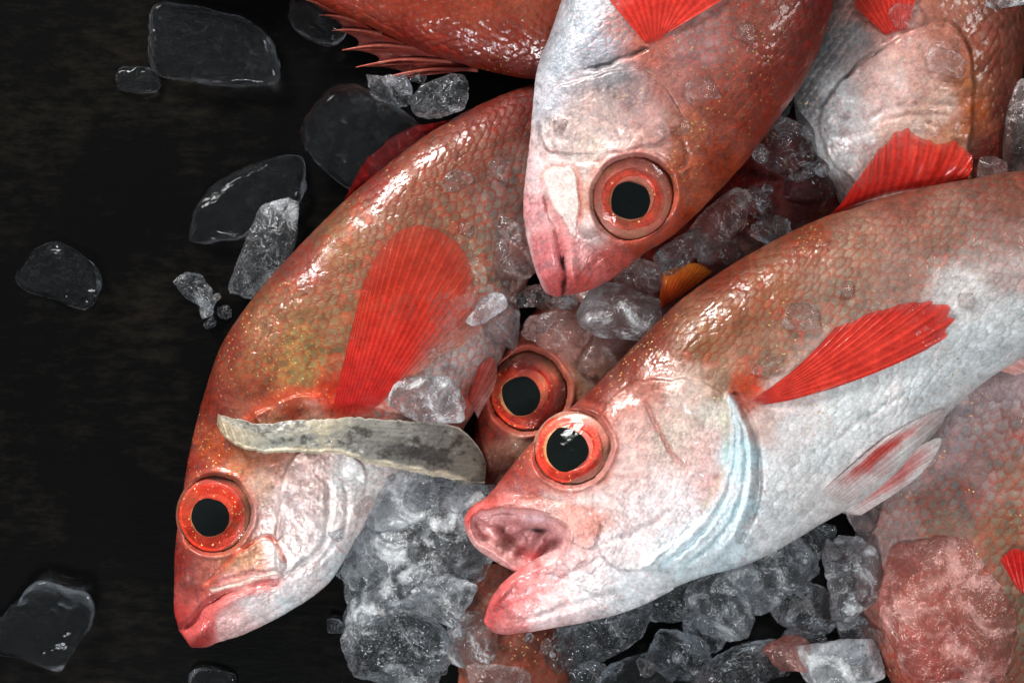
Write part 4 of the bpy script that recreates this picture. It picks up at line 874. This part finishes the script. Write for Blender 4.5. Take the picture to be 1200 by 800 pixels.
def scC(f):
    if f['gi'] == 0:
        pit(f, mouthC, 26, 3); pit(f, [(580, 612), (610, 606), (644, 612), (658, 628), (648, 652), (622, 664), (592, 646)], 20, 6)
        lump(f, (600, 606), 26, 4, 0.1, 7); lump(f, (572, 622), 16, 5, 0.75, 7); lump(f, (634, 632), 5, 16, 0.5, 8)
    else: lump(f, (588, 694), 5, 30, 0.72, 4); lump(f, (628, 668), 30, 5, -0.45, 4)
    m = (sdf(f['x'], f['y'], mouthC) < 4) * (f['gi'] == 0)
    f['z'] += m * (2.6 * fbm2(f['x'] / 9, f['y'] / 9, 3, 3) + 2.0 * np.sin((f['x'] + f['y'] * 0.7) / 4.5) * (f['x'] > 590))
    grooves(f, [(560, 584), (590, 578), (630, 584), (668, 592), (700, 606)], 3.5, 3.2)
    plate(f, maxC, 5.5, 2.2, 22)
    lump(f, (600, 592), 45, 6, 0.05, 4); lump(f, (552, 606), 8, 10, 0, 3)
    grooves(f, [(574, 726), (590, 712), (620, 696), (660, 676), (710, 650)], 2.6, 3.5)
    grooves(f, [(600, 730), (650, 716), (700, 700), (745, 690)], 2.0, 4); lump(f, (590, 694), 8, 26, 0.75, 4)
    grooves(f, [(690, 640), (740, 628), (785, 600)], 2.4, 4)
    grooves(f, [(754, 467), (765, 492), (778, 515), (792, 537), (812, 556)], 4.2, 2.8)
    grooves(f, [(812, 556), (830, 566), (845, 556)], 2.6, 3)
    plate(f, [(740, 450), (780, 446), (820, 446), (851, 468), (856, 505), (851, 552), (832, 596), (790, 634), (748, 668), (700, 640), (700, 500)], 6, 2.0, 40)
    x, y = f['x'], f['y']
    for k, dd_ in ((0.30, 2.6), (0.66, 3.4)): grooves(f, between(k + 0.04 * np.sin(k * 40)), dd_, 2.4)
    for k in (0.08, 0.33, 0.6, 0.88): grooves(f, between(k + 0.05 * math.sin(k * 23)), -1.7, 4.0)
    f['z'] += 6 * ss(4, -4, sdf(x, y, [tuple(q) for q in pl_in] + [tuple(q) for q in pl_out[::-1]]))
    f['z'] -= 5 * np.exp(-(lined(x, y, [(862, 462), (884, 505), (890, 552), (885, 596), (868, 634)])[0] / 3.5) ** 2)
    grooves(f, [(880, 640), (940, 604), (1000, 560)], 1.4, 4); grooves(f, [(940, 540), (1000, 500), (1060, 462)], 1.2, 3)
    lump(f, (800, 470), 26, 12, 0.4, 3); lump(f, (690, 650), 40, 18, -0.4, 4)
def paC(f):
    x, y = f['x'], f['y']
    if f['gi'] == 0:
        tint_poly(f, mouthC, 3, (238, 186, 184), 0.85)
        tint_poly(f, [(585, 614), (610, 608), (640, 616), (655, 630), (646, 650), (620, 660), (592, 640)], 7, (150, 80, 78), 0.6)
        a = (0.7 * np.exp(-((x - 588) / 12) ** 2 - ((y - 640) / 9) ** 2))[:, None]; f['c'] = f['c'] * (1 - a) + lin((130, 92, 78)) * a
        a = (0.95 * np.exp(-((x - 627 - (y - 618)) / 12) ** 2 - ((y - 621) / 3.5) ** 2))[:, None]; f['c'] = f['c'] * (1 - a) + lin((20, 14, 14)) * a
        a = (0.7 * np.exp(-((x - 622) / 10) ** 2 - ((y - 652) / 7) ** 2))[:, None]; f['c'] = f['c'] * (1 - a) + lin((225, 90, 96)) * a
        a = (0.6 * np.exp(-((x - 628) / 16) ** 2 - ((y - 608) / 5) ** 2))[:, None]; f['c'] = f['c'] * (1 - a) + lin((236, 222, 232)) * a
    tint_line(f, [(546, 610), (556, 598), (574, 588), (600, 584)], 5, (222, 96, 90), 0.6)
    tint_line(f, [(570, 730), (576, 706), (592, 685), (612, 668)], 6, (222, 100, 98), 0.65)
    tint_line(f, [(600, 706), (640, 690), (660, 672)], 3.5, (205, 90, 96), 0.45)
    tint_line(f, [(612, 581), (655, 588), (688, 598)], 2.5, (150, 80, 62), 0.55)
    bl = [tuple(q) for q in pl_in] + [tuple(q) for q in pl_out[::-1]]
    tint_poly(f, bl, 5, (222, 232, 235), 0.5)
    for k in (0.30, 0.66): tint_line(f, between(k), 2.6, (150, 190, 200), 0.45)
    tint_line(f, [(754, 467), (778, 515), (800, 545)], 2.4, (175, 95, 85), 0.55)
    tint_line(f, [(846, 470), (850, 505), (846, 552), (826, 592)], 4, (170, 190, 150), 0.3)
    tint_line(f, [(884, 505), (890, 552), (885, 596), (868, 634)], 3.0, (110, 112, 112), 0.5)
    sp = ss(0.18, 0.5, f['mo2'])[:, None] * (ss(330, 520, y) * ss(880, 920, x) * ss(0.1, 0.5, f['mot'] + 0.3))[:, None] * 0.35
    f['c'] = f['c'] * (1 - sp) + lin((120, 122, 118)) * sp
    belly = ss(0, 60, y - (560 - 0.45 * (x - 900))) * (x > 890)
    f['noscale2'] = belly
    f['par'][:, 0] += 0.12 * ss(110, 20, np.hypot(x - 780, y - 500)); f['par'][:, 2] *= 1 - 0.9 * ss(480, 560, y + 0.2 * (x - 900))
    f['par'][:, 1] += 0.05
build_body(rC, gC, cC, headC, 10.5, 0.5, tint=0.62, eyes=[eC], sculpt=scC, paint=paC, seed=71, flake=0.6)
eye(rC, eC, [(222, 68, 48), (212, 64, 50)], [(212, 105, 90), (190, 130, 112)], 73)
def cfc(a, b, x, y):
    c = mixc(b, (196, 56, 44), (218, 66, 52), (222, 66, 52), (215, 60, 48)); t = ss(0.70, 1.0, a)[:, None]
    return c * (1 - t * 0.75) + lin((232, 205, 200)) * t * 0.75
fin(rC, 'pectoral_fin', [(880, 470), (888, 474), (896, 474)], [(985, 378), (1040, 356), (1090, 347), (1118, 350), (1122, 372), (1112, 398), (1070, 418), (1010, 440), (950, 462)], 18, cfc,
    lift=5, ridge=1.3, bow=0.04, seed=75, jag=0.04, alphaf=lambda a, b, x, y, r: (1 - 0.80 * ss(0.72, 1.0, a)) + 0.2 * r * ss(0.6, 0.9, a), nb=110)
fin(rC, 'pelvic_fin', [(960, 578), (975, 586), (992, 592)], [(1035, 514), (1072, 493), (1105, 480), (1102, 500), (1078, 526)], 9,
    lambda a, b, x, y: wmix(ss(0.30, 0.10, np.abs(a - 0.35 + 0.08 * fbm2(x / 12, y / 12, 5, 3))) * ss(0.1, 0.45, b) * ss(1.0, 0.8, b), mixc(b, (235, 205, 200), (222, 120, 112), (218, 96, 88), (238, 225, 222)), mixc(b, (236, 230, 228), (236, 226, 224), (240, 236, 234))), lift=7, ridge=0.5, seed=77)
fin(rC, 'pelvic_fin', [(972, 594), (990, 602), (1008, 604)], [(1050, 542), (1078, 522), (1102, 513), (1098, 530), (1076, 558), (1040, 584)], 9,
    lambda a, b, x, y: wmix(0.8 * ss(0.30, 0.08, np.abs(a - 0.42 + 0.08 * fbm2(x / 12, y / 12, 7, 3))) * ss(0.1, 0.4, b) * ss(1.0, 0.8, b), mixc(b, (235, 205, 200), (222, 130, 122), (222, 116, 110), (238, 220, 218)), mixc(b, (236, 228, 226), (236, 220, 218), (240, 234, 232))), zf=lambda A, B, x, y: 146 - 3 * A, ridge=0.5, seed=78)
fin(rC, 'anal_fin', [(1165, 432), (1215, 408), (1260, 392)], [(1190, 440), (1260, 420), (1300, 400)], 8,
    lambda a, b, x, y: mixc(b, (235, 210, 205), (230, 170, 162), (232, 195, 190)), zf=lambda A, B, x, y: 150 - 6 * B, ridge=1.2, seed=79)
fin(rC, 'dorsal_fin', [(972, 252), (1005, 241), (1050, 228), (1095, 219), (1135, 211)], [(1000, 218), (1028, 172), (1052, 145), (1085, 152), (1118, 158), (1140, 172), (1144, 192), (1134, 206)], 15,
    lambda a, b, x, y: mixc(b, (180, 40, 32), (206, 44, 34), (214, 52, 38), (210, 56, 42)), zf=lambda A, B, x, y: 142 + 26 * np.sin(np.clip(B, 0, 1) * 1.4) - 10 * A * B, ridge=2.2, bow=0.05, jag=0.16, seed=81, nb=90,
    alphaf=lambda a, b, x, y, r: 1.0 - 0.12 * b)

# ------------------------------------------------------------------ the strip of fish skin lying across the left fish's cheek
up_ = smooth_poly([(255, 484), (268, 488), (300, 496), (340, 493), (380, 490), (430, 490), (480, 493), (522, 497), (545, 506), (560, 522), (570, 545)], 10, False)
lo_ = smooth_poly([(254, 497), (262, 512), (282, 525), (308, 530), (352, 530), (395, 532), (432, 542), (480, 552), (525, 561), (555, 569), (568, 568)], 10, False)
n_ = 320; m_ = 90
def rs(P):
    d = np.concatenate([[0], np.cumsum(np.hypot(*np.diff(P, axis=0).T))]); u = np.linspace(0, d[-1], n_)
    return np.stack([np.interp(u, d, P[:, 0]), np.interp(u, d, P[:, 1])], 1)
U_, L_ = rs(up_), rs(lo_); bb = np.linspace(0, 1, m_); aa = np.linspace(0, 1, n_)
XY = U_[:, None] * (1 - bb)[None, :, None] + L_[:, None] * bb[None, :, None]; XY[..., 1] += 2.6 * fbm2(XY[..., 0] / 13, XY[..., 1] / 30, 90, 3) + 1.0 * fbm2(XY[..., 0] / 4, XY[..., 1] / 30, 91, 2); sx, sy = XY[..., 0], XY[..., 1]
A2, B2 = np.broadcast_to(aa[:, None], sx.shape), np.broadcast_to(bb[None, :], sx.shape)
HB = blurred(10)
zrow = np.max(np.stack([hat(U_[:, 0] * (1 - k) + L_[:, 0] * k, U_[:, 1] * (1 - k) + L_[:, 1] * k, HB) for k in (0.1, 0.5, 0.9)]), 0)
zl = np.polyval(np.polyfit(aa, zrow, 2), aa); zl = np.maximum(zl + max(0, (zrow - zl).max()) * 0.5, zrow * 0.98) + 5
zl = np.convolve(np.pad(zl, 24, 'edge'), np.ones(49) / 49, 'valid')
sz = zl[:, None] + 5 * np.sin(B2 * PI) - 6 * (B2 - 0.8) * (B2 > 0.8) + 1.2 * fbm2(sx / 16, sy / 16, 2, 3)
fan = ss(0.24, 0.0, A2) * ss(0.25, 0.5, B2)
sz = sz + fan * 2.2 * np.sin((A2 * 170 - B2 * 14)) + 0.9 * fbm2(sx / 7, sy / 4, 67, 3) + 3.0 * np.exp(-((B2 - 0.93) / 0.05) ** 2)
fx_, fy_, af, bf = sx.ravel(), sy.ravel(), A2.ravel(), B2.ravel()
cs = mixc(af, (175, 165, 145), (165, 165, 155), (168, 166, 156), (150, 148, 140), (140, 136, 128), (150, 140, 125))
n1 = fbm2(fx_ / 18, fy_ / 12, 61, 4, 0.6); n2 = fbm2(fx_ / 5, fy_ / 5, 62, 3, 0.6)
def bl_(c, col, k): k = np.clip(k, 0, 1)[:, None]; return c * (1 - k) + lin(col) * k
cs = bl_(cs, (66, 62, 58), 0.85 * ss(-0.05, 0.45, n1 + 0.45 * n2 + 0.75 * np.exp(-((fx_ - 480) / 45) ** 2 - ((fy_ - 530) / 12) ** 2) - 0.15))
cs = bl_(cs, (95, 92, 90), 0.8 * np.exp(-((fx_ - 480) / 50) ** 2 - ((fy_ - 530 - (fx_ - 480) * 0.2) / 12) ** 2) * ss(-0.4, 0.2, n2))
cs = bl_(cs, (100, 98, 94), 0.7 * ss(0.0, 0.15, af) * ss(0.45, 0.15, bf) * ss(0.35, 0.2, af))
cs = bl_(cs, (232, 220, 196), np.maximum(0.9 * ss(0.82, 0.92, bf + 0.10 * n1), 0.85 * fan.ravel()))
cs = bl_(cs, (196, 184, 158), 0.7 * ss(0.2, -0.1, n1) * ss(0.2, 0.35, af) * ss(0.5, 0.4, af))
ribs = fan.ravel() * (0.5 + 0.5 * np.sin(af * 170 - bf * 14))
cs = cs * (1 + 0.28 * n2 + 0.22 * fbm2(fx_ / 30, fy_ / 2.2, 66, 3))[:, None]
cs = bl_(cs, (165, 135, 95), 0.7 * ribs)
cs = bl_(cs, (225, 215, 200), 0.7 * ss(0.05, 0.0, bf))  # pale top edge: wet highlight painted into the colour
topv = np.stack([fx_, fy_, sz.ravel()], 1); botv = topv.copy(); botv[:, 2] -= 3.5; N0 = len(topv)
f_ = gridf(n_, m_, False); fb_ = f_[:, ::-1] + N0
def side_(i): i = np.asarray(i); return np.stack([i[:-1], i[1:], i[1:] + N0, i[:-1] + N0], 1)
c4 = np.concatenate([np.clip(cs, 0, 1), np.full((N0, 1), 0.96)], 1)
st = mk('skin_strip', np.vstack([topv, botv]), np.vstack([f_, fb_, side_(np.arange(m_)), side_(((n_ - 1) * m_ + np.arange(m_))[::-1]), side_((np.arange(n_) * m_)[::-1]), side_(np.arange(n_) * m_ + m_ - 1)]),
        M_FIN, col=np.vstack([c4, c4]), par=np.tile([0.05, 0.32, 0.0], (2 * N0, 1)))
tag(st, 'grey blotched strip of fish skin with a cream edge lying across the left fish\'s cheek', 'fish skin'); splat(topv)

# ------------------------------------------------------------------ ice in front and on top
I(500, 640, 108, 84, 44, -8, 'frost', 60, 'biggest frosty ice mass at the bottom, between the left fish\'s chin and the open mouth', zc=52, sub=6, crk=0.13, group=ICEFRONT, facet=12)
I(464, 586, 52, 42, 26, -15, 'white', 61, 'white-topped ice lump just under the blotched strip, beside the left fish\'s gill cover', zc=70, sub=5, crk=0.06, group=ICEFRONT)
I(530, 578, 50, 30, 18, 10, 'crinkle', 62, 'dark crinkled ice chunk under the right end of the blotched strip', zc=74, crk=0.14, group=ICEFRONT)
I(435, 655, 46, 34, 22, -40, 'crinkle', 63, 'crinkled ice lump at the left end of the frosty mass, under the left fish\'s throat', zc=64, crk=0.16, group=ICEFRONT)
I(462, 750, 72, 58, 36, 25, 'crinkle', 64, 'big dark glassy ice block at the bottom edge below the frosty mass', zc=40, sub=6, crk=0.09, group=ICEFRONT)
I(556, 752, 28, 36, 26, 15, 'frost', 65, 'clear white-edged ice cube under the tip of the lower jaw', zc=66, group=ICEFRONT, facet=12)
I(582, 800, 40, 22, 20, 0, 'pink', 66, 'pinkish ice lump at the bottom edge on the brown fish', zc=84, group=ICEFRONT, crk=0.08)
I(520, 700, 40, 30, 22, 20, 'frost', 67, 'frosty lump on the lower right of the biggest ice mass', zc=84, group=ICEFRONT, crk=0.12)
I(712, 740, 66, 34, 34, -18, 'crinkle', 68, 'wide glassy ice chunk right of and below the lower jaw', zc=56, sub=5, crk=0.10, group=ICEFRONT)
I(655, 765, 28, 36, 26, 10, 'crinkle', 69, 'dark glassy ice chunk between the brown fish and the wide glassy chunk', zc=44, crk=0.10, group=ICEFRONT)
I(745, 792, 50, 28, 24, -10, 'clear', 70, 'dark clear ice chunk at the bottom edge below the wide glassy one', zc=34, group=ICEFRONT)
I(786, 700, 34, 30, 26, 0, 'crinkle', 71, 'crinkled ice lump under the white throat of the open-mouthed fish', zc=50, crk=0.14, group=ICEFRONT)
I(845, 705, 46, 50, 38, 20, 'frost', 72, 'clear lumpy ice chunk below the belly of the open-mouthed fish', zc=58, sub=5, crk=0.12, group=ICEFRONT)
I(905, 672, 58, 42, 34, -20, 'frost', 73, 'swirly clear ice chunk touching the belly, left of the upright lump', zc=66, sub=6, crk=0.15, group=ICEFRONT)
I(940, 712, 44, 36, 32, 0, 'crinkle', 48, 'bubbly ice chunk below the swirly one and left of the upright lump', zc=62, sub=5, crk=0.15, group=ICEFRONT)
I(955, 635, 36, 24, 24, -30, 'crinkle', 49, 'small clear ice lump tucked under the lower pelvic fin', zc=72, sub=4, crk=0.12, group=ICEFRONT)
I(1001, 672, 36, 52, 36, -8, 'frost', 74, 'upright frosted ice lump with a dark hollow, left of the red ice', zc=80, sub=6, crk=0.12, group=ICEFRONT)
I(1012, 605, 20, 26, 14, 10, 'clear', 75, 'small thin clear ice piece below the lower pelvic fin tip', zc=98, sub=4, group=ICEFRONT)
I(880, 778, 66, 30, 28, -18, 'crinkle', 76, 'dark crinkled ice chunk at the bottom edge, left of the small red bit', zc=44, sub=5, crk=0.16, group=ICEFRONT)
I(923, 764, 30, 22, 18, 10, 'red', 77, 'small red-stained ice bit between the dark crinkled and the white chunk', zc=72, sub=4, crk=0.06, group=ICEFRONT)
I(988, 782, 56, 34, 28, -5, 'white', 78, 'white frosted ice chunk at the bottom edge, left of the red ice', zc=78, sub=5, crk=0.06, group=ICEFRONT)
I(1115, 722, 92, 98, 42, 12, 'red', 79, 'large slab of blood-red ice at the lower right', zc=104, sub=6, crk=0.07, facet=16, soft=20, lump_=0.06, group=ICEFRONT)
I(1130, 806, 30, 14, 12, 0, 'frost', 80, 'small frosty ice chip at the bottom edge against the red slab', zc=112, sub=4, group=ICEFRONT)
I(800, 770, 44, 30, 24, 15, 'crinkle', 101, 'glassy ice chunk in the dark gap below the clear lumpy chunk', zc=30, crk=0.10, group=ICEFRONT)
I(1010, 745, 34, 26, 24, 10, 'frost', 102, 'ice chunk wedged between the upright lump, the white chunk and the red slab', zc=52, crk=0.08, group=ICEFRONT)
I(830, 742, 34, 24, 22, -30, 'crinkle', 103, 'low ice chunk just under the clear lumpy one', zc=36, crk=0.10, group=ICEFRONT)
I(945, 750, 30, 22, 20, 25, 'crinkle', 104, 'low ice chunk above the small red-stained bit', zc=40, crk=0.10, group=ICEFRONT)
I(690, 790, 34, 22, 20, 5, 'crinkle', 105, 'ice chunk at the bottom edge right of the brown fish', zc=38, crk=0.10, group=ICEFRONT)
ICETOP = 'ice bits lying on the fish'
I(497, 466, 50, 30, 14, 6, 'frost', 81, 'squarish frosted ice piece standing on the blotched strip beside the big red side fin', rest=0.6, facet=10, group=ICETOP, crk=0.02)
for (x, y, rx, ry, rz, ang, mt, sd, lb) in [
    (940, 372, 23, 19, 9, 10, 'chip', 82, 'round clear ice chip above the side fin of the open-mouthed fish'),
    (992, 338, 12, 10, 5, 0, 'chip', 83, 'small ice chip upper right of the round chip on the open-mouthed fish\'s flank'),
    (1131, 351, 11, 10, 6, 0, 'chip', 84, 'tiny ice bead at the tip of the open-mouthed fish\'s side fin'),
    (900, 430, 20, 11, 6, -10, 'chip', 85, 'low ice chip at the root of the open-mouthed fish\'s side fin'),
    (874, 38, 13, 12, 8, 20, 'chip', 86, 'small cube-like ice chip on the head-down centre fish near the top edge'),
    (822, 106, 20, 16, 7, -20, 'chip', 87, 'flat ice chip behind the gill cover of the head-down centre fish'),
    (534, 212, 20, 14, 5, -30, 'chip', 88, 'flat half-round ice chip on the left fish\'s back above its side fin'),
    (585, 196, 15, 14, 6, 20, 'chip', 89, 'roundish ice chip on the left fish\'s back beside the head-down fish'),
    (795, 145, 16, 12, 5, 30, 'chip', 90, 'clear wet ice film on the cheek of the head-down centre fish'),
    (1110, 75, 26, 18, 7, 20, 'chip', 91, 'pinkish ice flake on the pale gill cover at the upper right'),
    (1172, 2, 36, 10, 8, -5, 'frost', 92, 'ice flake at the top right corner'),
    (1062, 20, 22, 16, 8, 10, 'chip', 93, 'wet ice bit on the red fin at the top edge right of centre'),
    (546, 268, 9, 8, 4, 0, 'chip', 94, 'tiny clear ice bead on the left fish above its side fin'),
    (655, 145, 12, 8, 4, 20, 'chip', 95, 'tiny clear ice bead on the pale gill cover of the head-down centre fish'),
    (508, 415, 10, 8, 4, 0, 'chip', 96, 'tiny ice bead on the clear part of the large red side fin')]:
    I(x, y, rx, ry, rz, ang, mt, sd, lb, sub=4, rest=0.25, group=ICETOP)

rng = np.random.RandomState(4)
spots = [(395, 600, 40), (420, 715, 45), (500, 560, 50), (520, 760, 40), (620, 755, 40), (690, 780, 60), (800, 760, 50), (850, 650, 40), (960, 700, 45), (1015, 740, 30), (740, 345, 35), (660, 370, 30), (850, 260, 45), (930, 210, 35), (600, 340, 30), (240, 360, 30), (470, 110, 30), (900, 160, 30)]
k = 0
for (x, y, r) in spots:
    for q in range(4):
        k += 1; a, b = rng.uniform(0, 2 * PI), r * math.sqrt(rng.uniform(0, 1)); R_ = rng.uniform(4, 11)
        if hat(x + b * math.cos(a), y + b * math.sin(a)) > (112 if y < 500 else 96) or (q == 1 and y > 500): continue
        I(x + b * math.cos(a), y + b * math.sin(a), R_ * rng.uniform(0.8, 1.5), R_, R_ * 0.7, rng.uniform(0, 180), ['chip', 'crinkle', 'frost', 'crinkle'][q], 200 + k, 'small crumb of crushed ice scattered among the bigger chunks', sub=4 if R_ > 7 else 3, name='ice_crumb', group='ice crumbs', rest=0.3, crk=0.08)
